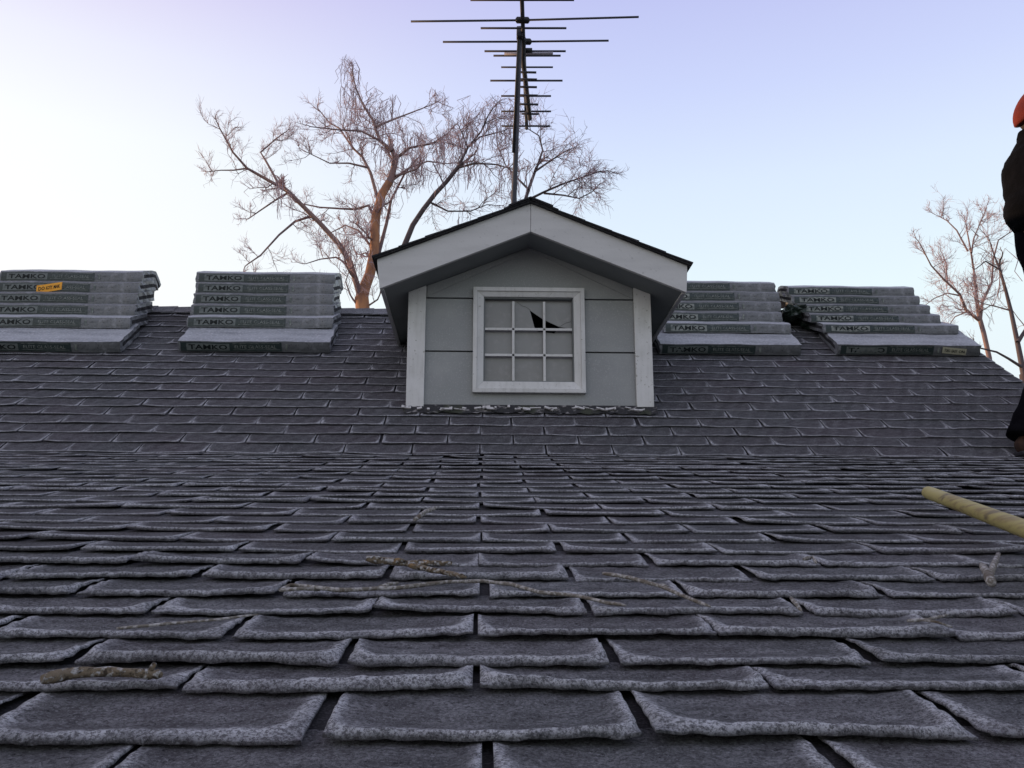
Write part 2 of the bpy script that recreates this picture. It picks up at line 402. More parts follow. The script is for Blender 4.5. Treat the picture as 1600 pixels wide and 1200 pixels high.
# ------------------------------------------------------------------ dormer (parts of the house)
YW = 4.690; YF = 4.455            # wall plane, front fascia plane
w_ = lambda px, py, dy=0: atY(px, py, YW+dy)
f_ = lambda px, py, dy=0: atY(px, py, YF+dy)
sl_z = lambda y: KZ+(y-KY)*math.tan(A2)
# roofline points on the fascia plane
fl_t, fa_t, fr_t = f_(589, 405), f_(829, 318), f_(1074, 415)
fl_b, fa_b, fr_b = f_(593, 451), f_(829, 362), f_(1073, 457)
fm = MB()
fm.prism([fl_b, fa_b, fa_t, fl_t], (0, .022, 0))
fm.build('fascia_board', M['fascia'], house, bevel=.002)
fm = MB(); fm.prism([fa_b+Vector((.0015, 0, 0)), fr_b, fr_t, fa_t+Vector((.0015, 0, 0))], (0, .022, 0))
fm.build('fascia_board', M['fascia'], house, bevel=.002)
# roof slabs (sheathing + shingles); run back until they die into the main roof
def back_to(p, extra=.1):
    y = KY+(p.z-KZ)/math.tan(A2)
    return Vector((p.x, y+extra, p.z))
slab = MB(); rim = .012
for a, b, sx in ((fl_t, fa_t, -1), (fr_t, fa_t, 1)):
    up = Vector((0, 0, .0))
    o = (a-b).normalized()*.014
    A0 = a+o; B0 = b.copy()
    A0.y -= .02; B0.y -= .02
    Ab = back_to(A0, .05); Bb = back_to(B0, .05); th = Vector((0, 0, .009))
    slab.add([A0, B0, Bb, Ab, A0+th, B0+th, Bb+th, Ab+th], [(0, 1, 2, 3), (4, 7, 6, 5), (0, 4, 5, 1), (1, 5, 6, 2), (2, 6, 7, 3), (3, 7, 4, 0)])
slab.build('dormer_roof', M['asph'], house)
ds = MB()
for a, b, sx in ((fl_t, fa_t, -1), (fr_t, fa_t, 1)):
    dv = (b-a); Ln = dv.length; u = dv/Ln
    nrm = Vector((-u.z*(1 if sx < 0 else -1), 0, abs(u.x)))
    nr = 6; r2 = np.random.default_rng(5)
    for i in range(nr):
        s0 = -.02+i*(Ln+.02)/nr; s1 = s0+(Ln+.02)/nr*1.25
        s1 = min(s1, Ln)
        y = YF-.028+r2.uniform(-.004, .004); tabn = 0
        yend = back_to(a+u*s0, .02).y
        while y < yend:
            y1 = min(y+.30, yend+.05); lift = r2.uniform(.002, .006)
            p = [a+u*s0, a+u*s1]; vs = []
            for yy in (y, y1-.006):
                q0 = p[0].copy(); q0.y = yy; q1 = p[1].copy(); q1.y = yy
                q0 += nrm*(.011+lift*.5+.004); q1 += nrm*(.011+.004*(1-(s1-s0)/((Ln+.02)/nr))+.002)
                vs += [q0, q1, q0-nrm*.009, q1-nrm*.005]
            ds.add(vs, [(0, 1, 5, 4), (0, 4, 6, 2), (0, 2, 3, 1), (4, 5, 7, 6), (1, 3, 7, 5), (2, 6, 7, 3)])
            y = y1
# ridge caps of the dormer
y = YF-.035
while y < back_to(fa_t, 0).y:
    for a, sx in ((fl_t, -1), (fr_t, 1)):
        u = (a-fa_t).normalized(); t0 = fa_t+Vector((0, 0, .024)); t0.y = y; t1 = t0.copy(); t1.y = y+.2; t1.z -= .006
        ds.add([t0, t0+u*.12, t1+u*.12, t1, t0-Vector((0, 0, .008)), t0+u*.12-Vector((0, 0, .010))], [(0, 1, 2, 3), (0, 4, 5, 1)])
    y += .13
ds.build('dormer_shingles', M['droof'], house)
# sloping soffits behind the fascia
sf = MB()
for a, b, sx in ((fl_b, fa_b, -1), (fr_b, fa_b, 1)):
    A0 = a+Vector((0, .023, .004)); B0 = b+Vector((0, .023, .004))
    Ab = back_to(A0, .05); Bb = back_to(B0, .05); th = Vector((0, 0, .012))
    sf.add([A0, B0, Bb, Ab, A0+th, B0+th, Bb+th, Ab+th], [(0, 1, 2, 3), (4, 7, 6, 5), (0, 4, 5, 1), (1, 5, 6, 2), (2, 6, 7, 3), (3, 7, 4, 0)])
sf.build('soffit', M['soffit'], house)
# side eave boards
for a, t, sx in ((fl_b, fl_t, -1), (fr_b, fr_t, 1)):
    eb = MB(); A0 = a+Vector((-sx*.001, .0235, 0)); T0 = t+Vector((-sx*.001, .0235, 0)); Ab = back_to(A0, .03); Tb = back_to(T0, .03)
    eb.add([A0, Ab, Tb, T0]+[p+Vector((-sx*.018, 0, 0)) for p in (A0, Ab, Tb, T0)],
           [(0, 1, 2, 3), (4, 7, 6, 5), (0, 4, 5, 1), (1, 5, 6, 2), (2, 6, 7, 3), (3, 7, 4, 0)])
    eb.build('eave_board', M['fascia'], house)
# dormer walls: front with a window opening, two sides
bl, br = w_(634, 634), w_(1022, 634)
x0, x1, zb = bl.x, br.x, bl.z
def soff_z(x):
    a, b, r_ = fl_b, fa_b, fr_b
    return (a.z+(b.z-a.z)*(x-a.x)/(b.x-a.x) if x < b.x else r_.z+(b.z-r_.z)*(x-r_.x)/(b.x-r_.x))+.0045
wx0, wx1 = w_(755, 530).x, w_(897, 530).x; wz0, wz1 = w_(825, 598).z, w_(825, 465).z
seams = [zb, w_(700, 549).z, w_(700, 466).z]
wm = MB(); lap = .0045; TH = .035
def wallquad(xa, xb, za, zb_, off):
    """one siding board piece; the top follows the soffit if zb_ is None"""
    n = max(2, int((xb-xa)/.05)); xs = [xa+(xb-xa)*i/n for i in range(n+1)]
    if xa < fa_b.x < xb: xs = sorted(xs+[fa_b.x])
    ya, yb = YW-off, YW-off+(.006 if zb_ is not None else .003)
    vs = []
    for x in xs:
        zt = zb_ if zb_ is not None else soff_z(x)
        vs += [(x, ya, za), (x, yb, zt), (x, YW+TH, za), (x, YW+TH, zt)]
    fs = []
    for i in range(len(xs)-1):
        a = i*4; b = a+4; fs += [(a, b, b+1, a+1), (a+2, a+3, b+3, b+2), (a, a+2, b+2, b), (a+1, b+1, b+3, a+3)]
    fs += [(0, 1, 3, 2), (len(vs)-4, len(vs)-2, len(vs)-1, len(vs)-3)]
    wm.add(vs, fs)
gap = .0032
for i, (za, zt) in enumerate([(seams[0], seams[1]-gap), (seams[1]+gap, seams[2]-gap), (seams[2]+gap, None)]):
    off = .006
    if za < wz0: # split around the window
        wallquad(x0+.01, wx0, za, zt, off); wallquad(wx1, x1-.01, za, zt, off)
        if zt and zt > wz0: wallquad(wx0, wx1, za, wz0, off)
    else:
        if zt: wallquad(x0+.01, wx0, za, zt, off); wallquad(wx1, x1-.01, za, zt, off)
        else:
            wallquad(x0+.01, wx0, za, zt, off); wallquad(wx1, x1-.01, za, zt, off); wallquad(wx0, wx1, wz1, None, off)
wm.box(((x0+wx0)/2, YW+TH+.004, (zb+seams[2])/2+.06), (wx0-x0-.02, .006, seams[2]-zb+.10))
wm.box(((x1+wx1)/2, YW+TH+.004, (zb+seams[2])/2+.06), (x1-wx1-.02, .006, seams[2]-zb+.10))
# side walls
for xs_ in (x0+.012, x1-.030):
    zt = soff_z(xs_+.009)
    yb = KY+(zt-KZ)/math.tan(A2)+.05
    wm.prism([(xs_, YW+TH+.001, zb-.01), (xs_, YW+TH+.001, zt), (xs_, yb, zt)], (.018, 0, 0))
wm.build('dormer_wall', M['siding'], house)
# near-black sheets painting the unlit attic behind the window
im = MB(); im.add([(wx0-.1, YW+.45, wz0-.1), (wx1+.1, YW+.45, wz0-.1), (wx1+.1, YW+.45, wz1+.1), (wx0-.1, YW+.45, wz1+.1)], [(0, 1, 2, 3)])
im.add([(wx0-.1, YW+TH+.008, wz0-.01), (wx1+.1, YW+TH+.008, wz0-.01), (wx1+.1, YW+.45, wz0-.01), (wx0-.1, YW+.45, wz0-.01)], [(0, 3, 2, 1)])
im.build('attic_darkness', M['dark'], house)
# frieze line boards under the soffit at the gable
fz = MB()
pl, pa, pr = w_(668, 463, -.007), w_(829, 391, -.007), w_(988, 467, -.007)
for a, b in ((pl, pa), (pa, pr)):
    fz.prism([Vector((a.x, YW-.0095, a.z-.0)), Vector((b.x, YW-.0095, b.z)), Vector((b.x, YW-.0095, soff_z(b.x)-.001)), Vector((a.x, YW-.0095, soff_z(a.x)-.001))], (0, .010, 0))
fz.build('frieze', M['siding'], house)
# corner boards
for px in ((634, 662, 639, 667), (995, 1022, 990, 1016)):
    cb = MB(); a, b = w_(px[0], 635, -.02), w_(px[1], 635, -.02)
    zt = min(w_(px[2], 449, -.02).z, soff_z(a.x)-.003, soff_z(b.x)-.003) ; zt = soff_z((a.x+b.x)/2)+.01
    zl, zr = soff_z(a.x)-.001, soff_z(b.x)-.001
    cb.prism([(a.x, YW-.024, a.z-.004), (b.x, YW-.024, b.z-.004), (b.x, YW-.024, zr), (a.x, YW-.024, zl)], (0, .0175, 0))
    cb.build('corner_board', M['white'], house, bevel=.002)
# window
wf = MB()
ox0, ox1 = w_(739, 530, -.02).x, w_(914, 530, -.02).x; oz0, oz1 = w_(825, 614, -.02).z, w_(825, 450, -.02).z
ix0, ix1, iz0, iz1 = wx0, wx1, wz0, wz1
def ring(y0, y1, o, i, m=0, mb=wf):
    (a, b, c, d_), (e_, f2, g_, h_) = o, i
    O_ = [(a, c), (b, c), (b, d_), (a, d_)]; I_ = [(e_, g_), (f2, g_), (f2, h_), (e_, h_)]
    for k in range(4):
        p, q, r_, s = O_[k], O_[(k+1) % 4], I_[(k+1) % 4], I_[k]
        mb.add([(*[p[0]], y0, p[1]), (q[0], y0, q[1]), (r_[0], y1, r_[1]), (s[0], y1, s[1]),
                (p[0], YW-.006, p[1]), (q[0], YW-.006, q[1]), (r_[0], YW-.006, r_[1]), (s[0], YW-.006, s[1])],
               [(0, 1, 2, 3), (4, 7, 6, 5), (0, 4, 5, 1), (1, 5, 6, 2), (2, 6, 7, 3), (3, 7, 4, 0)], m)
cw = .021
ring(YW-.032, YW-.034, (ox0, ox1, oz0, oz1), (ox0+cw, ox1-cw, oz0+cw, oz1-cw))
ring(YW-.027, YW-.016, (ox0+cw, ox1-cw, oz0+cw, oz1-cw), (ix0+.002, ix1-.002, iz0+.002, iz1-.002))
frame = wf.build('window_frame', M['white'], house, bevel=.0015)
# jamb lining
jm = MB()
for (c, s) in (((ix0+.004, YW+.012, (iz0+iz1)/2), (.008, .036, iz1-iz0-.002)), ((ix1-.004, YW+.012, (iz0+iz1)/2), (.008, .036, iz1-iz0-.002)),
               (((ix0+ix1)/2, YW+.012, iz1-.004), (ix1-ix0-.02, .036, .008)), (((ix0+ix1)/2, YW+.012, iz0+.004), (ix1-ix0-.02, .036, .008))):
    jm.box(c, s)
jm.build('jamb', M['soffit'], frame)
ym = YW+.004
for px in (802, 850.5):
    mm = MB(); x = w_(px, 530).x; mm.box((x, ym, (iz0+iz1)/2-.006), (.0125, .012, iz1-iz0-.03)); mm.build('muntin', M['white'], frame, bevel=.001)
for py in (514.5, 555):
    mm = MB(); z = w_(825, py).z; mm.box(((ix0+ix1)/2, ym-.001, z), (ix1-ix0-.018, .010, .0125)); mm.build('muntin', M['white'], frame, bevel=.001)
# dusty sheet behind the muntins with a torn triangular hole
YP = YW+.024
bm = bmesh.new()
pq = lambda px, py: atY(px, py, YP)
outer = [(ix0+.0085, iz0+.0085), (ix1-.0085, iz0+.0085), (ix1-.0085, iz1-.0085), (ix0+.0085, iz1-.0085)]
hole = [pq(828, 485), pq(848, 499), pq(874, 511), pq(894, 514), pq(895, 520), pq(866, 521), pq(840, 518), pq(835, 511)]
vo = [bm.verts.new((x, YP, z)) for x, z in outer]; vh = [bm.verts.new(p) for p in hole]
ed = [bm.edges.new((vo[i], vo[(i+1) % 4])) for i in range(4)]+[bm.edges.new((vh[i], vh[(i+1) % len(vh)])) for i in range(len(vh))]
bmesh.ops.triangle_fill(bm, use_beauty=True, edges=ed)
me = bpy.data.meshes.new('pane'); bm.to_mesh(me); bm.free()
for p in me.polygons:
    if p.normal.y > 0: p.flip()
mesh_obj('pane', me, M['pane'], frame)
for pts in ([(829, 485), (822, 480), (815, 478), (808, 472)], [(874, 511), (884, 505), (892, 503)]):
    ck = MB(); P = [atY(a, b_, YP-.0015) for a, b_ in pts]
    for a, b_ in zip(P, P[1:]):
        up = Vector((0, 0, .0016)); ck.add([a, b_, b_+up, a+up], [(0, 1, 2, 3)])
    ck.build('crack', M['dark'], frame)
# flashing and peeling caulk under the dormer wall
fs = MB(); n = 60; r3 = np.random.default_rng(3)
xs = np.linspace(x0-.01, x1+.01, n); pr = []
for x in xs: pr.append((x, YW-.052+r3.normal(0, .005), YW-.018))
vs = []
for x, ya, yb in pr: vs += [(x, ya, sl_z(ya)+.016+r3.uniform(0, .004)), (x, ya+.012, sl_z(ya)+.026), (x, yb, zb+.004)]
fs.add(vs, [(i*3+k, i*3+3+k, i*3+4+k, i*3+1+k) for i in range(n-1) for k in (0, 1)])
fl = fs.build('flashing', M['flash'], house)
ck = MB()
for x in np.arange(x0+.005, x1-.01, .022):
    if r3.random() < .42: continue
    L_ = r3.uniform(.008, .06); y = YW-.044+r3.uniform(-.012, .014); h = r3.uniform(.003, .016)
    ck.box((x, y, sl_z(y)+.028+h/2+r3.uniform(0, .008)), (L_, .008, h), Matrix.Rotation(r3.normal(0, .2), 3, 'Y') @ Matrix.Rotation(R(-30), 3, 'X'))
tag(ck.build('peeling_caulk', M['chip'], fl), kind='stuff')

# ------------------------------------------------------------------ lettering helper
_tc = {}
def text_mesh(s, bold=False):
    if (s, bold) in _tc: return _tc[(s, bold)]
    c = bpy.data.curves.new('lettering', 'FONT'); c.body = s; c.size = 1; c.align_x = 'LEFT'; c.resolution_u = 2
    if bold: c.offset = .022
    o = bpy.data.objects.new('tmp', c); scene.collection.objects.link(o)
    dg = bpy.context.evaluated_depsgraph_get(); me = bpy.data.meshes.new_from_object(o.evaluated_get(dg))
    bpy.data.objects.remove(o); co = np.array([v.co[:] for v in me.vertices])
    mn, mxx = co.min(0), co.max(0); co = (co-mn)/np.maximum(mxx-mn, 1e-6); co[:, 2] = 0
    r = (co, [tuple(p.vertices) for p in me.polygons]); _tc[(s, bold)] = r; return r
def put_text(mb, s, O, U, Vv, bold=False, m=0):
    """letters filling the parallelogram O + a U + b V"""
    co, fs = text_mesh(s, bold)
    mb.add([Vector(O)+Vector(U)*c[0]+Vector(Vv)*c[1] for c in co], fs, m)

# ------------------------------------------------------------------ shingle bundles
T0 = .0655
def make_bundle(xa, xb, prof_fn, front_v, th, label, group, band=.67, contrast=1.0, sticker=None, topfrost=False, seed=0):
    """prof_fn(t) -> (y, z) of the underside, t metres from the front; front_v: direction of the front face upwards"""
    r = np.random.default_rng(seed); L_ = xb-xa
    y0, z0 = prof_fn(0)
    root = thing('shingle_bundle', ((xa+xb)/2, y0, z0), label, 'shingle bundle', group)
    # body: bent slab, layered a little at the ends
    nx, nt_ = 16, 9; mb = MB(); th2 = th*.965
    ts = np.linspace(0, .325, nt_); prof = [prof_fn(t) for t in ts]
    nrm = []
    for i in range(nt_):
        a = prof[max(i-1, 0)]; b = prof[min(i+1, nt_-1)]; v = Vector((b[0]-a[0], b[1]-a[1])).normalized(); nrm.append(Vector((-v.y, v.x)))
    nrm[0] = Vector(front_v)
    nl = 3; vs = []; ids = {}
    sag = r.uniform(.0, .004)
    for ix in range(nx+1):
        fx = ix/nx
        for it in range(nt_):
            for il in range(nl+1):
                hh = th2*il/nl
                X = xa+L_*fx
                if ix in (0, nx): X += r.uniform(-.005, .005)
                bulge = .0025*math.sin(math.pi*il/nl) if it == 0 else 0
                wv = .0016*math.sin(9*fx+seed)+.0012*math.sin(23*fx+seed*2)
                y = prof[it][0]+nrm[it].x*hh-bulge; z = prof[it][1]+nrm[it].y*hh+(wv if il == nl else wv*.6)-sag*math.sin(math.pi*fx)*0
                ids[(ix, it, il)] = len(vs); vs.append((X, y, z))
    fs = []; mi = []
    for ix in range(nx):
        for it in range(nt_-1):
            fs.append((ids[ix, it, nl], ids[ix+1, it, nl], ids[ix+1, it+1, nl], ids[ix, it+1, nl])); mi.append(1 if topfrost else 0)
            fs.append((ids[ix, it, 0], ids[ix, it+1, 0], ids[ix+1, it+1, 0], ids[ix+1, it, 0])); mi.append(0)
        for il in range(nl):
            fs.append((ids[ix, 0, il], ids[ix+1, 0, il], ids[ix+1, 0, il+1], ids[ix, 0, il+1])); mi.append(0)
            fs.append((ids[ix, nt_-1, il], ids[ix, nt_-1, il+1], ids[ix+1, nt_-1, il+1], ids[ix+1, nt_-1, il])); mi.append(0)
    for ix, flip in ((0, False), (nx, True)):
        for it in range(nt_-1):
            for il in range(nl):
                q = (ids[ix, it, il], ids[ix, it, il+1], ids[ix, it+1, il+1], ids[ix, it+1, il])
                fs.append(q[::-1] if flip else q); mi.append(2 if .1 < it/(nt_-1) < .95 and il == 1 else 0)
    mb.v = vs; mb.f = fs; mb.mi = mi
    mb.build('wrapper', [M['wrap'], M['wraptop'], M['asph']], root, smooth=False)
    # printed band on the front face
    fv = Vector((0, front_v[0], front_v[1])).normalized(); nf = Vector((0, -fv.z, fv.y))
    if nf.y > 0: nf = -nf
    O = Vector((0, y0, z0))
    def fp(x, h, off): 
        fx = (x-xa)/L_; wv = (.0016*math.sin(9*fx+seed)+.0012*math.sin(23*fx+seed*2))*(.6+.4*h)
        p = O+fv*(h*th2)+nf*(off+.0025*math.sin(math.pi*h)); p.z += wv; p.x = x; return p
    def patch(xa_, xb_, h0, h1, off, name, mt, n=10, slant=0):
        q = MB(); vs = []
        for i in range(n+1):
            for h in (0, .5, 1):
                x = xa_+(xb_-xa_)*i/n; vs.append(fp(x, h0+(h1-h0)*h+slant*(i/n-.5), off))
        q.add(vs, [(i*3+k, i*3+3+k, i*3+4+k, i*3+1+k) for i in range(n) for k in (0, 1)]); return q.build(name, mt, root)
    j = r.uniform(-.01, .01)
    ba, bb = xa+.012+j, xa+L_*(band+r.uniform(-.01, .01))
    patch(ba, bb, .06, .90, .0016, 'printed_band', M['band'])
    tl = MB()
    p0, p1 = ba+.035*L_/.9, ba+.29*L_/.9
    # pale brand panel with black letters
    patch(p0, p1, .16, .80, .0026, 'brand_panel', M['panel'] if contrast < .8 else M['pale'])
    O1 = fp(p0+.012, .25, .0036); put_text(tl, 'TAMKO', O1, fp(p1-.012, .25, .0036)-O1, fp(p0+.012, .72, .0036)-O1, True, 0)
    O2 = fp(p1+.03, .36, .0036); put_text(tl, 'ELITE GLASS-SEAL', O2, fp(bb-.03, .36, .0036)-O2, fp(p1+.03, .66, .0036)-O2, False, 1)
    # thin frame line round the second text
    for h in (.22, .80):
        a = fp(p1+.018, h, .0032); b = fp(bb-.012, h, .0032); up = fv*.0022
        tl.add([a, b, b+up, a+up], [(0, 1, 2, 3)], 1)
    # small mark on the plain part
    O3 = fp(bb+.022, .25, .0030); put_text(tl, 'I', O3, Vector((.012, 0, 0)), fv*(th*.5), True, 1)
    tl.build('lettering', [M['ink'], M['pale']], root)
    if sticker:
        kind, sx0, sx1, h0, h1, slant = sticker
        a = xa+sx0*L_; b = xa+sx1*L_
        st = patch(a, b, h0, h1, .0045, 'sticker', M[kind], 6, slant)
        q = MB(); words = ('DO', 'KOTY', 'MAK') if kind == 'orange' else ('TORO', 'EASY', 'ON')
        for i, wd in enumerate(words):
            c0 = .08+.30*i; c1 = c0+.25
            hh = h0+.28*(h1-h0); sl_ = slant
            P0 = fp(a+(b-a)*c0, hh+sl_*(c0-.5), .0055); P1 = fp(a+(b-a)*c1, hh+sl_*(c1-.5), .0055); P2 = fp(a+(b-a)*c0, hh+.45*(h1-h0)+sl_*(c0-.5), .0055)
            put_text(q, wd, P0, P1-P0, P2-P0, True)
        q.build('sticker_lettering', M['ink'], st)
    return root
YR_ = RY+.01
def G(y, z0, y0, tilt=R(21.5)):
    base = z0+(y-y0)*math.tan(tilt); c = y-(YR_-.03)
    drop = 0 if c <= 0 else (c*1.05*(1-math.exp(-c/.05)))
    return base-drop
order = ['bottom', 'second lowest', 'third from the bottom', 'fourth from the bottom', 'second from the top', 'topmost']
def stack(word, lefts, rights, ys, ybot, contrast, group, sticker_on, front_bot_py, top_py):
    """lefts/rights: pixel columns of the front face, bottom bundle first"""
    # bottom bundle lies flat on the slope
    pc = on_up((lefts[0]+rights[0])/2, ybot, .016); s0 = (pc-KP).dot(D2)
    def pf(t): p = KP+D2*(s0+t)+N2*.012; return (p.y, p.z)
    xa, xb = atY(lefts[0], ybot-8, pc.y).x, atY(rights[0], ybot-8, pc.y).x
    st = sticker_on.get(0) if sticker_on else None
    make_bundle(xa, xb, pf, (N2.y, N2.z), .066, word[0], group, contrast=contrast*.7, sticker=st, topfrost=True, seed=hash(group) % 7+1, band=.68)
    pc_ = max(20, min(1580, (lefts[5]+rights[5])/2)); ft = on_up(pc_, front_bot_py, .012+.066); ys = list(ys); print('Y0', ft.y); sh = ft.y-ys[0]; ys = [y+sh*(1-i_/5) for i_, y in enumerate(ys)]; z0 = ft.z+.004; T0 = (atY(pc_, top_py, ys[4]).z-G(ys[4], z0, ys[0]))/5; yo = ys[0]; print('T0', T0)
    for k in range(1, 6):
        yf = ys[k-1]
        zf = G(yf, z0, yo)+(k-1)*T0
        def pf(t, yf=yf, k=k):
            # walk along the draped profile
            y = yf; n_ = 12; dt = t/n_
            for _ in range(n_):
                s = (G(y+.002, z0, yo)-G(y-.002, z0, yo))/.004; y += dt/math.hypot(1, s)
            return (y, G(y, z0, yo)+(k-1)*T0)
        pym = 603-(zf-yf*math.tan(R(12.95)))*1400/6
        xa, xb = atY(lefts[k], 470, yf).x, atY(rights[k], 470, yf).x
        make_bundle(xa, xb, pf, (0, 1), T0, word[k], group, contrast=contrast, sticker=(sticker_on or {}).get(k), topfrost=(k == 1 or k == 5), seed=k*13+int(lefts[0]) % 11)
YS = [5.62, 5.70, 5.75, 5.79, 5.83]
stack(['lowest grey bundle of the left edge stack, flat on the slope with a frosted top',
       'second lowest bundle in the stack cut by the left picture edge, black lettered band',
       'third bundle up in the stack cut by the left picture edge',
       'fourth bundle up in the left edge stack, right under the orange sticker',
       'bundle with the orange sticker, second from the top of the left edge stack',
       'topmost shingle bundle of the left edge stack, above the orange sticker'],
      [-52, -24, -14, -12, -10, -6], [190, 206, 213, 214, 215, 219], YS, 549, .6, 'shingle bundles stacked at the left edge of the roof ridge',
      {4: ('orange', .29, .465, .02, .80, .38)}, 513, 424)
stack(['lowest bundle under the stack just left of the dormer, flat with a pale frosted top',
       'second lowest bundle of the stack just left of the dormer, resting on the flat one',
       'third bundle up in the stack just left of the dormer',
       'fourth bundle up in the stack just left of the dormer',
       'second bundle from the top of the stack just left of the dormer',
       'topmost bundle of the stack just left of the dormer, bare branches right behind it'],
      [280, 295, 299, 302, 304, 303], [516, 522, 522, 520, 520, 522], YS, 549, .6, 'shingle bundles stacked left of the dormer', None, 513, 427)
stack(['lowest bundle just right of the dormer, lying flat with a pale frosted top',
       'second lowest bundle of the stack partly hidden by the dormer eave',
       'third bundle up in the stack partly hidden by the right dormer eave',
       'fourth bundle up in the stack partly hidden by the right dormer eave',
       'second from the top in the stack partly hidden by the right dormer eave',
       'topmost bundle of the stack beside the right dormer eave'],
      [1030, 1036, 1022, 1014, 1006, 1000], [1250, 1233, 1220, 1220, 1218, 1213], [5.59, 5.68, 5.75, 5.81, 5.86], 553, .9, 'shingle bundles stacked right of the dormer', None, 521, 441)
stack(['lowest bundle at the far right, flat on the slope, cream sticker on its front',
       'second lowest bundle of the staggered stack at the far right, with boldest lettering',
       'third bundle up in the staggered stack at the right end of the ridge',
       'fourth bundle up in the staggered stack at the right end of the ridge',
       'second from the top in the staggered stack at the right end of the ridge',
       'topmost bundle of the staggered stack at the right end of the ridge'],
      [1307, 1283, 1264, 1250, 1237, 1233], [1529, 1493, 1467, 1452, 1437, 1429], [5.59, 5.68, 5.75, 5.81, 5.86], 554, 1.0, 'shingle bundles in the staggered stack at the right end of the ridge',
      {0: ('cream', .73, .90, .18, .80, -.22)}, 521, 449)

# torn plastic film bulging from the left ends of the staggered stack
from mathutils import noise as mn_
M['film'] = mat('dark_green_plastic_film', (.018, .032, .024), .28, [(30, (.05, .07, .06), .5, .7, 3)], (60, .9, .01), .6)
bl_ = sorted([o for o in bpy.data.objects if o.name.startswith('shingle_bundle')], key=lambda o: o.name)
for o, (px, py, dy), (a, b_, c) in ((bl_[19], (1266, 512, .14), (.085, .15, .045)), (bl_[21], (1236, 492, .10), (.07, .15, .045)), (bl_[20], (1250, 502, .2), (.08, .12, .05))):
    cen = atY(px, py, 5.72+dy); mb = MB(); n, m = 26, 16; vs = []
    for i in range(m+1):
        for j in range(n):
            ph = math.pi*i/m; th = 2*math.pi*j/n
            q = Vector((a*math.sin(ph)*math.cos(th), b_*math.sin(ph)*math.sin(th), c*math.cos(ph)))
            k_ = 1+.5*mn_.noise(q*22+cen)+.35*abs(mn_.noise(q*55+cen)); vs.append(cen+q*k_)
    mb.add(vs, [(i*n+j, (i+1)*n+j, (i+1)*n+(j+1) % n, i*n+(j+1) % n) for i in range(m) for j in range(n)])
    mb.build('torn_film', M['film'], o)

# ------------------------------------------------------------------ antenna
YM = 6.95
mast_top = atY(813, 44, YM); mast_mid = atY(806, 240, YM); mast_low = atY(803, 312, YM)
ant = thing('tv_antenna', (mast_low.x-.02, YM, back_z(YM)), 'tall dark television aerial with many crossbars on a mast behind the dormer', 'antenna')
b = MB(); dirm = (mast_low-mast_top).normalized()
foot = mast_low+dirm*((mast_low.z-back_z(YM)+.02)/abs(dirm.z))
b.tube([foot, mast_low, mast_mid, mast_top], [.0235, .022, .020, .018], 12); b.build('mast', M['metal'], ant, smooth=True)
b = MB(); b.tube([mast_mid+Vector((-.02, -.02, 0)), mast_top+Vector((-.012, -.02, -.06)), mast_top+Vector((.0, -.02, .0))], .012, 6); b.tube([foot+Vector((.0, .05, 0)), foot+Vector((-.02, .03, .3)), mast_mid+Vector((-.012, .02, 0))], .006, 6); b.build('cable', M['plastic'], ant, smooth=True)
# upper boom is level; its near end shows highest
zb1 = atY(814, 56, YM).z
def on_level(px, py, Z):
    dd = ray(px, py); return dd*(Z/dd.z)
p0 = on_level(815, -14, zb1); p1 = on_level(823, 201, zb1)
b = MB(); b.tube([p0, p1], .0165, 8); b.build('boom', M['metal'], ant, smooth=True)
zb2 = zb1-.14
q0 = on_level(817, 92, zb2+.10); q1 = on_level(828, 186, zb2)
b = MB(); b.tube([on_level(818, 60, zb1-.02), q0, q1], .021, 8); b.build('lower_boom', M['metal'], ant, smooth=True)
for xa, xb, y, z_, r_ in [(735, 897, 0, 0, .009), (751, 885, 44, 0, .009), (757, 884, 80, 0, .009), (771, 876, 87, 0, .009),
                      (783, 864, 105, 0, .008), (766, 879, 126, 0, .009), (783, 861, 150, 0, .009), (783, 861, 174, 0, .009), (784, 860, 197, 0, .009),
                      (812, 838, 113, 1, .010), (812, 839, 124, 1, .010), (812, 839, 136, 1, .010), (812, 840, 149, 1, .010), (812, 841, 163, 1, .010), (815, 842, 178, 1, .010)]:
    zz = zb2 if z_ else zb1; b = MB()
    pa, pb = on_level(xa, y, zz), on_level(xb, y, zz)
    if z_: pa.y = pb.y = (pa.y+pb.y)/2
    b.tube([pa, pb], r_, 6); b.build('crossbar', M['metal'], ant, smooth=True)
for cx, cy, xl, yl, xr, yr in ((816.5, 31.5, 642, 33.5, 998, 26.5), (820, 65, 692, 65.5, 951, 63.5)):
    c = on_level(cx, cy, zb1)
    for x, y in ((xl, yl), (xr, yr)):
        b = MB(); b.tube([c, on_level(x, y, zb1)], .0088, 6); b.build('long_crossbar', M['metal'], ant, smooth=True)
    b = MB(); h = Vector((.056, 0, 0)); b.tube([c-h, c-h*.8, c+h*.8, c+h], [.012, .026, .026, .012], 10); b.build('insulator', M['plastic'], ant, smooth=True)
c = on_level(823, 79, zb1); b = MB(); b.tube([c-Vector((.045, 0, 0)), c+Vector((.045, 0, 0))], .022, 10); b.build('insulator', M['plastic'], ant, smooth=True)
b = MB(); c0, c1 = on_level(788, 84, zb1-.02), on_level(864, 83, zb1-.02); b.tube([c0, c1], .012, 6); b.build('folded_dipole', mat('bright_aluminium', (.42, .40, .47), .5), ant, smooth=True)
b = MB(); c = atY(812, 52, YM-.03); b.box(c, (.05, .07, .09)); b.build('clamp', M['metal'], ant, bevel=.006)

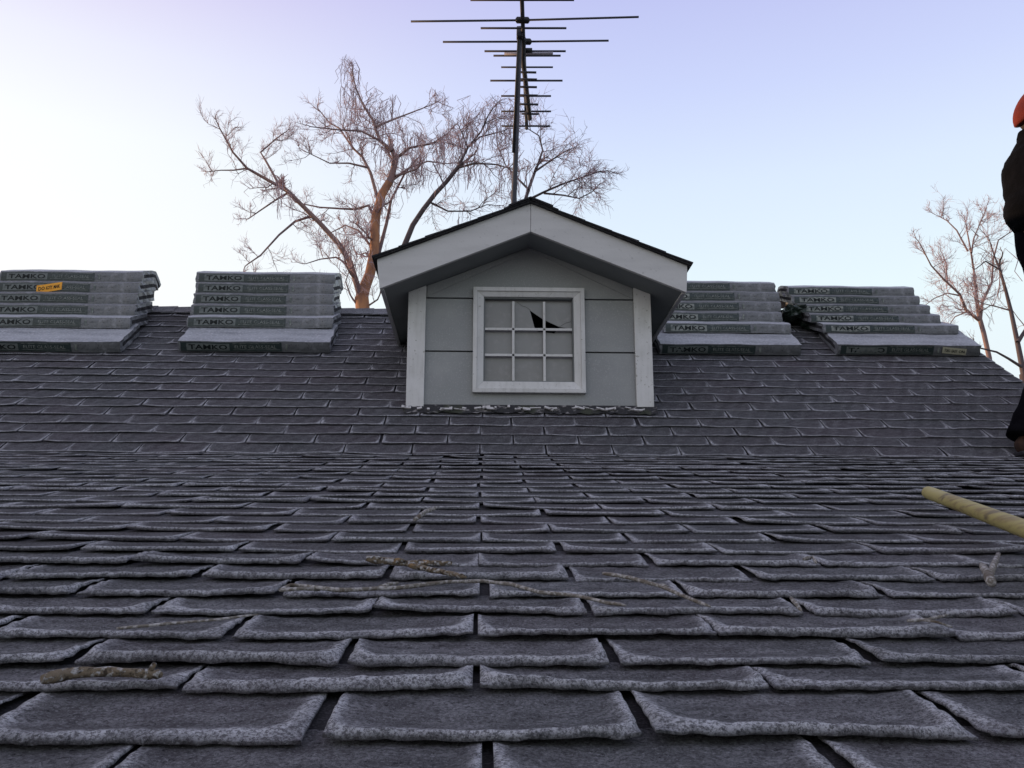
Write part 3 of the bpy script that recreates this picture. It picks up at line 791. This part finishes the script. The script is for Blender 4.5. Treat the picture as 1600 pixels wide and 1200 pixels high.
# ------------------------------------------------------------------ bare trees
def tree(name, label, Y, limbs, mats, seed, twig=1.0, pods=60, spawn=1.0, group='bare trees behind the roof', trunk_foot=None, trunk_r=.2, droop=.0, pxr=None):
    r = random.Random(seed); K = Y/F/math.cos(R(13))       # metres per pixel there
    base = atY(trunk_foot[0], trunk_foot[1], Y); base.z = GZ
    root = thing(name, base, label, 'tree', group)
    trunk = MB(); bough = MB(); fine = MB(); pod = MB(); npod = [0]; tips = []
    def path(pts, dep):
        out = []
        for i, (px, py) in enumerate(pts):
            out.append(atY(px, py, Y+dep*i/(max(1, len(pts)-1))))
        return out
    def subdiv(P, jit):
        o = [P[0]]
        for a, b in zip(P, P[1:]):
            n = max(1, int((b-a).length/.45))
            for i in range(1, n+1):
                q = a.lerp(b, i/n)
                if i < n: q = q+Vector((r.gauss(0, jit), r.gauss(0, jit), r.gauss(0, jit)))
                o.append(q)
        return o
    def grow(p, d_, ln, rad, lev):
        n = 4 if lev < 2 else 3; pts = [p]; d_ = d_.normalized(); seg = ln/n
        for i in range(n):
            d_ = (d_+Vector((r.gauss(0, .22), r.gauss(0, .22), r.gauss(0, .22)))+Vector((0, 0, .10-droop))).normalized()
            pts.append(pts[-1]+d_*seg)
        rr = [rad*(1-.62*i/n) for i in range(n+1)]
        (bough if lev == 0 else fine).tube(pts, rr, 5 if lev == 0 else 3, cap=False)
        if lev < 2:
            m = {0: r.randint(5, 8), 1: r.randint(3, 5)}[lev]
            for _ in range(int(m*spawn+.5)):
                i = r.randint(1, n); q = pts[i].lerp(pts[i-1], r.random()); t = (pts[i]-pts[i-1]).normalized()
                s = t.cross(Vector((r.gauss(0, 1), r.gauss(0, 1), r.gauss(0, 1)))).normalized()
                grow(q, t*.75+s*r.uniform(.5, 1.0)+Vector((0, 0, .15)), ln*r.uniform(.40, .72), max(rad*.50, .0046*twig), lev+1)
        elif npod[0] < pods and r.random() < .16:
            npod[0] += 1; q = pts[-1]; L_ = r.uniform(.3, .75); bx, by = r.gauss(0, .12), r.gauss(0, .1)
            for _ in range(r.randint(1, 2)):
                bx += r.gauss(0, .05); pod.tube([q, q+Vector((bx*.9, by*.4, -L_*.35)), q+Vector((bx*.5, by, -L_*.7)), q+Vector((bx, by, -L_))], [.004, .007, .006, .003], 3, cap=False)
    for li, (pts, r0, r1, dep, dens, tgt) in enumerate(limbs):
        P = subdiv(path(pts, dep), .035 if tgt != 't' else .015)
        n = len(P)-1; rr = [r0*K+(r1-r0)*K*(i/n)**.8 for i in range(n+1)]
        {'t': trunk, 'b': bough, 'd': bough}[tgt].tube(P, rr, 10 if tgt == 't' else 7, cap=False)
        tot = sum((b-a).length for a, b in zip(P, P[1:]))
        for _ in range(int(tot*dens*spawn)):
            i = r.randint(1, n); f = i/n
            if r.random() > .35+.65*f: continue
            q = P[i-1].lerp(P[i], r.random()); t = (P[i]-P[i-1]).normalized()
            s = t.cross(Vector((r.gauss(0, 1), r.gauss(0, 1), r.gauss(0, 1)))).normalized()
            grow(q, t*r.uniform(.3, .8)+s+Vector((0, 0, .2)), r.uniform(.45, 1.2)*(1.0-.30*f)*twig, max(rr[i]*.40, .010*twig) if rr[i]*.4 < .03 else .026, 0)
        if tgt != 't': grow(P[-1], P[-1]-P[-2], .42*twig, max(rr[-1], .008), 0)
    trunk.build('trunk', mats[0], root, smooth=True)
    bough.build('boughs', mats[1], root, smooth=True)
    tag(fine.build('fine_twigs', mats[2], root), kind='stuff')
    if pod.v: tag(pod.build('seed_pods', M['pod'], root), kind='stuff')
    return root
# limb = (pixel path, start width px, end width px (radii), depth drift m, side branches per metre, kind)
tree('bare_tree', 'tall bare tree with a sunlit orange trunk left of the dormer, hung with thin pods', 20, [
    ([(566, 960), (570, 700), (567, 486), (565, 464)], 15, 11, 0, 0, 't'),
    ([(565, 468), (571, 446), (578, 428), (585, 393), (587, 339), (597, 303), (608, 285)], 9.5, 6.5, 0, 1.2, 't'),
    ([(608, 287), (614, 268), (619, 249), (613, 235)], 6.5, 4, .3, 4, 'b'),
    ([(613, 236), (594, 220), (588, 205), (583, 188), (569, 167), (556, 138), (550, 112)], 3.6, 1.1, .5, 5, 'b'),
    ([(618, 248), (640, 231), (676, 224), (697, 210)], 3.0, 1.0, -.6, 5, 'b'),
    ([(587, 198), (611, 188), (640, 177), (676, 163)], 2.4, .8, .8, 5, 'b'),
    ([(608, 285), (640, 262), (668, 252), (700, 256)], 2.6, .9, 1, 4, 'b'),
    ([(565, 470), (558, 446), (547, 410), (529, 381), (500, 349), (472, 321), (450, 299)], 5.6, 3.2, -.5, 2.0, 'b'),
    ([(450, 299), (425, 285), (386, 263), (364, 238), (343, 200)], 3.6, 1.0, -.8, 5, 'b'),
    ([(445, 296), (434, 285), (418, 256), (407, 238), (430, 218), (443, 208)], 2.6, .9, .4, 5, 'b'),
    ([(386, 263), (365, 266), (345, 266), (328, 268)], 1.6, .7, .3, 3, 'b'),
    ([(500, 349), (485, 338), (461, 346), (436, 367), (407, 399), (388, 412)], 2.9, 1.0, -.7, 4, 'b'),
    ([(452, 300), (430, 313), (405, 330), (388, 342)], 2.0, .8, .6, 4, 'b'),
    ([(587, 345), (576, 321), (555, 327), (533, 326), (500, 324), (470, 318)], 3.0, 1.0, .4, 4, 'b'),
    ([(592, 318), (579, 270), (566, 245), (551, 231), (530, 200), (515, 192), (497, 170)], 3.0, .9, .9, 5, 'b'),
    ([(575, 262), (545, 255), (515, 255), (480, 238)], 2.0, .7, -.6, 5, 'b'),
    ([(598, 222), (565, 205), (530, 203), (486, 198)], 2.2, .8, -.9, 5, 'b'),
    ([(582, 388), (560, 360), (540, 352), (512, 366)], 2.2, .8, .8, 4, 'b'),
    ([(574, 440), (592, 395), (604, 349), (611, 313), (633, 270), (655, 245)], 4.2, 1.2, .8, 3, 'b'),
    ([(547, 415), (525, 402), (500, 405), (478, 412)], 1.8, .7, -.6, 4, 'b'),
    ([(560, 480), (548, 462), (540, 440), (545, 425)], 1.6, .7, -.3, 5, 'b'),
    ([(572, 480), (590, 468), (598, 450), (592, 430)], 1.6, .7, -.3, 5, 'b')],
    (M['bark'], M['bough'], M['twigs']), 4, trunk_foot=(566, 960), pods=320, spawn=1.2, twig=.80)
tree('bare_tree', 'dark limbed bare tree behind the dormer and antenna, drooping twigs over the dormer roof', 18, [
    ([(700, 960), (690, 800), (660, 620), (640, 470), (629, 390)], 17, 5, 0, 0, 't'),
    ([(629, 391), (645, 352), (661, 328), (680, 303), (697, 285), (716, 261)], 4.8, 3.4, 0, 1, 'd'),
    ([(716, 261), (731, 230), (750, 214), (788, 204)], 2.8, 1.0, .6, 4, 'b'),
    ([(735, 226), (752, 205), (763, 180), (770, 170)], 1.8, .8, -.4, 4, 'b'),
    ([(716, 262), (743, 255), (775, 257), (800, 264)], 2.2, .9, -.8, 4, 'b'),
    ([(731, 232), (722, 208), (716, 195)], 1.6, .7, .4, 4, 'b'),
    ([(672, 316), (700, 330), (735, 330), (760, 320)], 1.8, .8, .4, 4, 'b'),
    ([(690, 830), (750, 600), (790, 440), (815, 330), (828, 290), (838, 262)], 9, 2.4, .8, 1.4, 'd'),
    ([(838, 264), (848, 235), (842, 212), (826, 202)], 2.0, .8, .5, 5, 'b'),
    ([(820, 315), (850, 300), (880, 287), (910, 277), (936, 268)], 2.4, .9, -.6, 5, 'b'),
    ([(836, 268), (862, 250), (884, 236), (893, 232)], 2.0, .8, .5, 5, 'b'),
    ([(826, 296), (805, 275), (790, 258), (782, 240)], 2.0, .8, .7, 4, 'b'),
    ([(850, 302), (880, 305), (905, 310), (925, 300)], 1.8, .8, -.5, 4, 'b')],
    (M['darkbough'], M['darkbough'], M['twigs']), 9, trunk_foot=(700, 960), pods=160, droop=.14, spawn=1.25, twig=.92)
tree('bare_tree', 'slender bare tree with pinkish grey branches beyond the right end of the roof', 26, [
    ([(1556, 960), (1550, 700), (1546, 560), (1537, 520), (1530, 495)], 6.5, 3.6, 0, 0, 't'),
    ([(1530, 496), (1527, 475), (1522, 425), (1517, 392), (1510, 355)], 3.6, 1.0, .5, 3, 'b'),
    ([(1529, 500), (1510, 485), (1500, 460), (1475, 437), (1455, 415), (1438, 382)], 3.0, .8, -.8, 4, 'b'),
    ([(1532, 500), (1535, 472), (1550, 440), (1552, 405), (1560, 375), (1580, 362)], 2.6, .8, .8, 4, 'b'),
    ([(1512, 392), (1495, 360), (1480, 345), (1467, 338)], 1.6, .6, .4, 5, 'b'),
    ([(1518, 395), (1530, 352), (1540, 328)], 1.6, .6, .6, 5, 'b'),
    ([(1500, 462), (1480, 458), (1460, 466), (1448, 475)], 1.4, .6, .4, 4, 'b'),
    ([(1480, 440), (1478, 410), (1470, 392)], 1.4, .6, .4, 4, 'b'),
    ([(1510, 487), (1492, 495), (1482, 510)], 1.3, .6, .4, 4, 'b')],
    (M['bough'], M['bough'], M['twigs']), 14, trunk_foot=(1556, 960), pods=30, spawn=1.2, twig=.95)
tree('bare_tree', 'nearer dark bare tree at the right edge, behind the standing worker', 16, [
    ([(1640, 980), (1625, 760), (1606, 640), (1600, 585)], 12, 7, 0, 0, 't'),
    ([(1600, 586), (1590, 535), (1580, 487), (1572, 455), (1562, 420)], 5, 2.2, .2, 1.2, 'd'),
    ([(1562, 420), (1553, 398), (1545, 372)], 1.8, .7, .3, 4, 'b'),
    ([(1563, 422), (1540, 408), (1525, 420)], 1.6, .7, -.3, 2, 'b'),
    ([(1597, 574), (1575, 560), (1557, 550), (1532, 544)], 2.6, 1.2, -.3, 1, 'd'),
    ([(1590, 535), (1612, 500), (1630, 450), (1640, 390)], 3.4, 1.2, .5, 2, 'b'),
    ([(1578, 485), (1560, 480), (1535, 474)], 1.4, .7, .2, 2, 'b')],
    (M['darkbough'], M['darkbough'], M['bough']), 21, trunk_foot=(1640, 980), pods=10, spawn=.8, twig=.8)

# ------------------------------------------------------------------ twigs on the shingles
def twig_on(name, label, px, rad, mt, parts=None, lump=0, seed=1, n=7, lift=.0):
    r = random.Random(seed); P = []
    for i, q in enumerate(px):
        p = on_low(q[0], q[1], .0165+rad*.4+(q[2] if len(q) > 2 else 0)); P.append(p)
    # resample
    S = [P[0]]
    for a, b in zip(P, P[1:]):
        k = 3 if lump < .09 else 4
        for i in range(1, k+1): S.append(a.lerp(b, i/k)+N1*(r.gauss(0, rad*.06))+D1*r.gauss(0, rad*.15))
    m = len(S)-1; rr = [rad*(1-.30*i/m)*(1+max(-.2, min(.2, r.gauss(0, lump)))) for i in range(m+1)]; rr[0] *= .7; rr[-1] *= .6
    root = thing(name, P[0], label, 'twig' if 'twig' in name else 'stick', 'broken twigs lying on the shingles')
    b = MB(); b.tube(S, rr, n)
    for (i0, q, rs) in (parts or []):
        a = S[int(i0*m)]; e_ = on_low(q[0], q[1], .014+(q[2] if len(q) > 2 else 0)); b.tube([a, a.lerp(e_, .5)+N1*.002, e_], [rs, rs*.9, rs*.7], n)
    b.build('stem', mt, root, smooth=True)
    return root
twig_on('rotten_stick', 'thick rotten stick with flaking bark, low at the left of the roof', [(66, 1062), (110, 1052), (170, 1050), (235, 1052), (252, 1054)], .0066, M['rot'], [(.82, (242, 1036, .016), .0030)], .085, 3, 12)
twig_on('twig', 'thin pale straight twig above the thick rotten stick on the left', [(182, 982), (260, 975), (340, 968), (404, 960)], .0022, M['twig'], None, .05, 4)
twig_on('stick', 'upper of two brown broken stick pieces in the middle of the roof', [(572, 872, .006), (605, 877), (640, 880), (706, 880, .004)], .0064, M['rot'], [(.45, (630, 876, .01), .004)], .10, 5, 8)
twig_on('stick', 'lower of two brown broken stick pieces, pointing down to the right', [(638, 882, .004), (672, 890), (705, 896), (728, 902)], .0050, M['rot'], None, .10, 6, 8)
twig_on('twig', 'long wavy twig lying across the middle shingles', [(438, 922), (455, 914), (530, 922), (620, 918), (700, 909), (756, 908), (800, 913), (842, 925), (905, 931), (950, 942), (978, 946)], .0036, M['twig'], [(.0, (500, 922), .003), (.28, (622, 911, .006), .003)], .06, 7)
twig_on('twig', 'straight twig slanting down to the right of the long wavy one', [(942, 896), (985, 903), (1030, 915), (1070, 932), (1110, 948)], .0036, M['twig'], [(.5, (1044, 918, .004), .003)], .06, 8)
twig_on('twig', 'short twig leaning up to the right below the dormer', [(648, 812), (664, 800, .004), (684, 792, .006)], .0060, M['twig'], None, .06, 9)
twig_on('forked_twig', 'stubby pale forked twig at the right, below the wooden handle', [(1550, 912), (1543, 898, .005), (1535, 882, .010)], .0085, M['twig'], [(.40, (1560, 866, .02), .0058)], .08, 10, 8)
twig_on('twig', 'small thin crossed twig near the right side, under the forked one', [(1418, 970), (1450, 968), (1482, 960)], .0026, M['twig'], [(.4, (1488, 980), .0018)], .05, 11)
twig_on('twig', 'tiny twig hooked in a shingle slot in the lower right', [(1236, 934), (1246, 946), (1252, 954)], .0030, M['twig'], None, .06, 12)
twig_on('twig', 'little curled twig between the wavy twig and the wooden handle', [(1256, 874), (1270, 870), (1276, 880)], .0036, M['twig'], None, .05, 14)

# ------------------------------------------------------------------ roofing tool with wooden handle
def cam_pt(px, py, Z):
    return ray(px, py)*Z
h0 = cam_pt(1449, 769, 2.50); h1 = cam_pt(1600, 826, 1.72)
hd = (h1-h0).normalized(); h2 = h0+hd*1.30
tool = thing('roofing_shovel', h0, 'pale wooden tool handle reaching in from the right edge over the shingles', 'tool')
b = MB(); ts = [0, .002, .008, .03, .3, .7, 1.0]
pts = [h0+(h2-h0)*t for t in ts]; b.tube(pts, [.0105, .0145, .0162, .0168, .0162, .0168, .0175], 20)
b.build('handle', M['wood'], tool, smooth=True)
b = MB(); k0 = h2-hd*.02
foot = k0+hd*.22; foot = foot-N1*((foot-KP).dot(N1)-.03)
b.tube([k0, k0+hd*.08, k0+hd*.14-N1*.03, foot], [.021, .021, .018, .012], 12)
b.build('socket', M['steel'], tool, smooth=True)
b = MB(); side = hd.cross(N1).normalized(); fd = (hd-N1*hd.dot(N1)).normalized()
c0 = foot-N1*.012
vs = []
for i, (t, wd) in enumerate(((-.02, .09), (.06, .115), (.20, .12), (.24, .12))):
    for s_ in (-1, -.5, 0, .5, 1):
        vs.append(c0+fd*t+side*wd*s_+N1*(.012*abs(s_)**2))
b.add(vs+[v-N1*.003 for v in vs], [(i*5+j, i*5+j+1, i*5+j+6, i*5+j+5) for i in range(3) for j in range(4)]+[(20+i*5+j, 25+i*5+j, 26+i*5+j, 21+i*5+j) for i in range(3) for j in range(4)])
b.build('blade', M['steel'], tool, smooth=True)

# ------------------------------------------------------------------ standing worker
YPn = 4.34
pp = lambda px, py, dy=0: atY(px, py, YPn+dy)
foot_pos = pp(1605, 712)
man = thing('person', foot_pos, 'person in black jacket, black trousers and orange red knit hat, half outside the right edge', 'person')
def skin(name, verts, edges, radii, mt, sub=2, root_i=0):
    me = bpy.data.meshes.new(name); off = Vector(man.location)
    me.from_pydata([tuple(Vector(v)-off) for v in verts], edges, [])
    o = bpy.data.objects.new(name, me); link(o, man)
    sm = o.modifiers.new('skin', 'SKIN'); sm.use_smooth_shade = True
    lay = me.skin_vertices[0] if me.skin_vertices else None
    if lay is None:
        bm = bmesh.new(); bm.from_mesh(me); bm.verts.layers.skin.verify(); bm.to_mesh(me); bm.free(); lay = me.skin_vertices[0]
    for i, r_ in enumerate(radii): lay.data[i].radius = r_ if hasattr(r_, '__len__') else (r_, r_)
    lay.data[root_i].use_root = True
    s = o.modifiers.new('sub', 'SUBSURF'); s.levels = sub; s.render_levels = sub
    me.materials.append(mt); return o
HY = .085    # half hip spread, along the view
hip = pp(1648, 400); waist = pp(1632, 345); chest = pp(1622, 285); upper = pp(1622, 238); neck = pp(1626, 218); headb = pp(1625, 196); headc = pp(1622, 172)
gz = lambda y: (KZ+(y-KY)*math.tan(A2) if y > KY else KZ+(y-KY)*math.tan(A1))+.02
dN, dFa = Vector((0, -.09, 0)), Vector((0, .10, 0))
ankB = pp(1597, 688)+dN; ankB.z = gz(ankB.y)+.09; kneeB = pp(1640, 545)+dN*.9
ankF = pp(1715, 660)+dFa; ankF.z = gz(ankF.y)+.09; kneeF = pp(1690, 530)+dFa*.9
toeB = Vector((ankB.x+.17, ankB.y, gz(ankB.y)+.03)); heelB = Vector((ankB.x-.05, ankB.y, gz(ankB.y)+.035))
toeF = Vector((ankF.x+.17, ankF.y, gz(ankF.y)+.03)); heelF = Vector((ankF.x-.05, ankF.y, gz(ankF.y)+.035))
shB = upper+Vector((.01, -.17, -.03)); shF = upper+Vector((.01, .17, -.03))
elB = pp(1662, 322)+Vector((0, -.22, 0)); elF = pp(1664, 322)+Vector((0, .22, 0))
wrB = pp(1722, 360)+Vector((0, -.19, 0)); wrF = pp(1726, 352)+Vector((0, .19, 0))
V_ = [hip, waist, chest, upper, neck, headb, headc+Vector((.0, 0, .02)), shB, elB, wrB, shF, elF, wrF,
      hip+Vector((.02, -.09, -.04)), kneeB, ankB, toeB, hip+Vector((.02, .09, -.04)), kneeF, ankF, toeF]
E_ = [(0, 1), (1, 2), (2, 3), (3, 4), (4, 5), (5, 6), (3, 7), (7, 8), (8, 9), (3, 10), (10, 11), (11, 12), (0, 13), (13, 14), (14, 15), (15, 16), (0, 17), (17, 18), (18, 19), (19, 20)]
R_ = [(.10, .13), (.10, .12), (.11, .14), (.09, .13), .055, .075, .085, .055, .042, .028, .055, .042, .028, .085, .058, .04, .035, .085, .058, .04, .035]
# hands: palm and five fingers each, in the same continuous body
for wi, wr in ((9, wrB), (12, wrF)):
    pd = Vector((.9, 0, -.35)).normalized(); sd = Vector((0, 1 if wr is wrF else -1, 0)); dn = pd.cross(Vector((0, 1, 0)))
    pi = len(V_); V_.append(wr+pd*.045); R_.append((.028, .018)); E_.append((wi, pi))
    for k, (o_, ln) in enumerate(((-.028, .066), (-.010, .076), (.010, .072), (.028, .056))):
        a = len(V_); b0 = wr+pd*.085+Vector((0, o_, 0)); V_ += [b0, b0+pd*ln*.5+Vector((0, 0, -.012)), b0+pd*ln*.75+Vector((0, 0, -.045))]
        R_ += [.0095, .0085, .0075]; E_ += [(pi, a), (a, a+1), (a+1, a+2)]
    a = len(V_); V_ += [wr+pd*.05+Vector((0, 0, .03)), wr+pd*.085+Vector((0, 0, .042))]; R_ += [.010, .0085]; E_ += [(pi, a), (a, a+1)]
body0 = skin('body', V_, E_, R_, M['skin'], 2)
# face, hair
b = MB()
def ellips(mb, c, rx, ry, rz, n=14, m=10, mi=0, fn=None):
    vs = []
    for i in range(m+1):
        ph = math.pi*i/m
        for j in range(n):
            a = 2*math.pi*j/n; q = Vector((rx*math.sin(ph)*math.cos(a), ry*math.sin(ph)*math.sin(a), rz*math.cos(ph)))
            if fn: q = fn(q)
            vs.append(Vector(c)+q)
    mb.add(vs, [(i*n+j, (i+1)*n+j, (i+1)*n+(j+1) % n, i*n+(j+1) % n) for i in range(m) for j in range(n)], mi)
hc = headc+Vector((.012, 0, .0))
ellips(b, hc+Vector((.0, 0, -.015)), .098, .078, .118, 20, 14)
ellips(b, hc+Vector((.098, 0, -.03)), .022, .014, .024)      # nose
ellips(b, hc+Vector((.082, 0, -.075)), .018, .028, .010)     # mouth
ellips(b, hc+Vector((.045, 0, -.105)), .045, .045, .03)      # chin
for s_ in (-1, 1): ellips(b, hc+Vector((-.005, s_*.078, -.035)), .020, .010, .032)
dg = bpy.context.evaluated_depsgraph_get(); ev_ = body0.evaluated_get(dg); tm = ev_.to_mesh()
off = Vector(man.location)
b.add([v.co+off for v in tm.vertices], [tuple(p.vertices) for p in tm.polygons]); ev_.to_mesh_clear(); bpy.data.objects.remove(body0)
hd_ = b.build('body', M['skin'], man, smooth=True)
rm = hd_.modifiers.new('remesh', 'REMESH'); rm.mode = 'VOXEL'; rm.voxel_size = .006; rm.use_smooth_shade = True
for s_ in (-1, 1):
    e1 = MB(); ellips(e1, hc+Vector((.085, s_*.030, -.005)), .012, .013, .010); e1.build('eye', M['eye'], hd_, smooth=True)
b = MB(); ellips(b, hc+Vector((-.022, 0, -.045)), .086, .082, .085, 18, 10); b.build('hair', M['hair'], man, smooth=True)
# knit hat, pulled down at the back of the head
b = MB()
def hatfn(q):
    z = q.z
    if z < -.03: q = Vector((q.x*1.02, q.y*1.02, -.03+(z+.03)*.35))
    q.z += q.x*.55 if q.x < 0 else q.x*.25
    return q
ellips(b, hc+Vector((-.012, 0, .018)), .124, .102, .122, 28, 20, fn=hatfn)
b.build('knit_hat', M['knit'], man, smooth=True)
# jacket and trousers: lofted rings with folds
from mathutils import noise as mnoise
def loft(name, rings, mt, parent, n=28, fold=.012, seed=0, axis=None):
    P = [];
    for a, b in zip(rings, rings[1:]):
        k = 4
        for i in range(k): 
            t = i/k; t2 = t*t*(3-2*t); P.append((a[0].lerp(b[0], t), a[1]+(b[1]-a[1])*t2, a[2]+(b[2]-a[2])*t2))
    P.append(rings[-1]); vs = []
    for i, (c, rx, ry) in enumerate(P):
        ax = (P[min(i+1, len(P)-1)][0]-P[max(i-1, 0)][0]).normalized()
        yv = Vector((0, 1, 0)); yv = (yv-ax*yv.dot(ax)).normalized(); xv = yv.cross(ax).normalized()
        for j in range(n):
            a = 2*math.pi*j/n; q = c+xv*math.cos(a)*rx+yv*math.sin(a)*ry
            f_n = mnoise.noise(Vector((q.x*9+seed, q.y*7, q.z*16)))*fold+mnoise.noise(Vector((q.x*25, q.y*20+seed, q.z*30)))*fold*.3
            vs.append(q+(q-c).normalized()*f_n)
    b = MB(); b.add(vs, [(i*n+j, i*n+(j+1) % n, (i+1)*n+(j+1) % n, (i+1)*n+j) for i in range(len(P)-1) for j in range(n)]+[tuple(range(n-1, -1, -1)), tuple((len(P)-1)*n+j for j in range(n))])
    return b
PXM = YPn/F/math.cos(R(13))
def ring_px(y, xl, xr, dep): c = pp((xl+xr)/2, y); return (c, (xr-xl)/2*PXM*1.02, dep)
b = loft('jacket', [ring_px(357, 1602, 1690, .12), ring_px(345, 1590, 1696, .19), ring_px(325, 1573, 1700, .21), ring_px(305, 1575, 1696, .20), ring_px(272, 1570, 1690, .215), ring_px(245, 1576, 1682, .21), ring_px(228, 1585, 1668, .15), ring_px(214, 1592, 1656, .09), ring_px(206, 1600, 1650, .07)], M['jacket'], man, seed=3)
for sh, el, wr in ((shB, elB, wrB), (shF, elF, wrF)):
    a = loft('s', [(sh, .06, .06), (sh.lerp(el, .15), .085, .085), (sh.lerp(el, .6), .075, .075), (el, .068, .068), (el.lerp(wr, .5), .06, .06), (el.lerp(wr, .93), .048, .048)], None, man, seed=5, fold=.008)
    b.add(a.v, a.f)
jk = b.build('jacket', M['jacket'], man, smooth=True)
hipc = hip+Vector((.0, 0, .06))
b = MB()
for k, (kn, an, sy) in enumerate(((kneeB, ankB, -1), (kneeF, ankF, 1))):
    h_ = hip+Vector((0, sy*.075, .05))
    a = loft('t', [(h_+Vector((0, 0, .20)), .125, .10), (h_, .130, .105), (h_.lerp(kn, .45), .105, .105), (kn, .088, .09), (kn.lerp(an, .5), .09, .09), (kn.lerp(an, .85), .10, .10), (an+Vector((-.005, 0, -.03)), .112, .10)], None, man, seed=k*4, fold=.010)
    b.add(a.v, a.f)
b.build('trousers', M['trouser'], man, smooth=True)
for A_, T_, H_ in ((ankB, toeB, heelB), (ankF, toeF, heelF)):
    b = MB(); g0 = gz(A_.y)
    b.tube([H_+Vector((-.03, 0, .0)), H_+Vector((-.012, 0, .0)), H_.lerp(T_, .45), T_+Vector((0, 0, .005)), T_+Vector((.05, 0, .0)), T_+Vector((.065, 0, 0))], [.022, .042, .048, .046, .036, .016], 14)
    b.tube([A_+Vector((0, 0, -.07)), A_+Vector((0, 0, .10))], [.05, .058], 14)
    bo = b.build('boot', M['boot'], man, smooth=True)
    c = MB(); mid = H_.lerp(T_, .5); c.box((mid.x+.01, mid.y, g0-.006), (.30, .095, .022)); c.build('sole', M['plastic'], bo, bevel=.006)
print('done', len(bpy.data.objects))
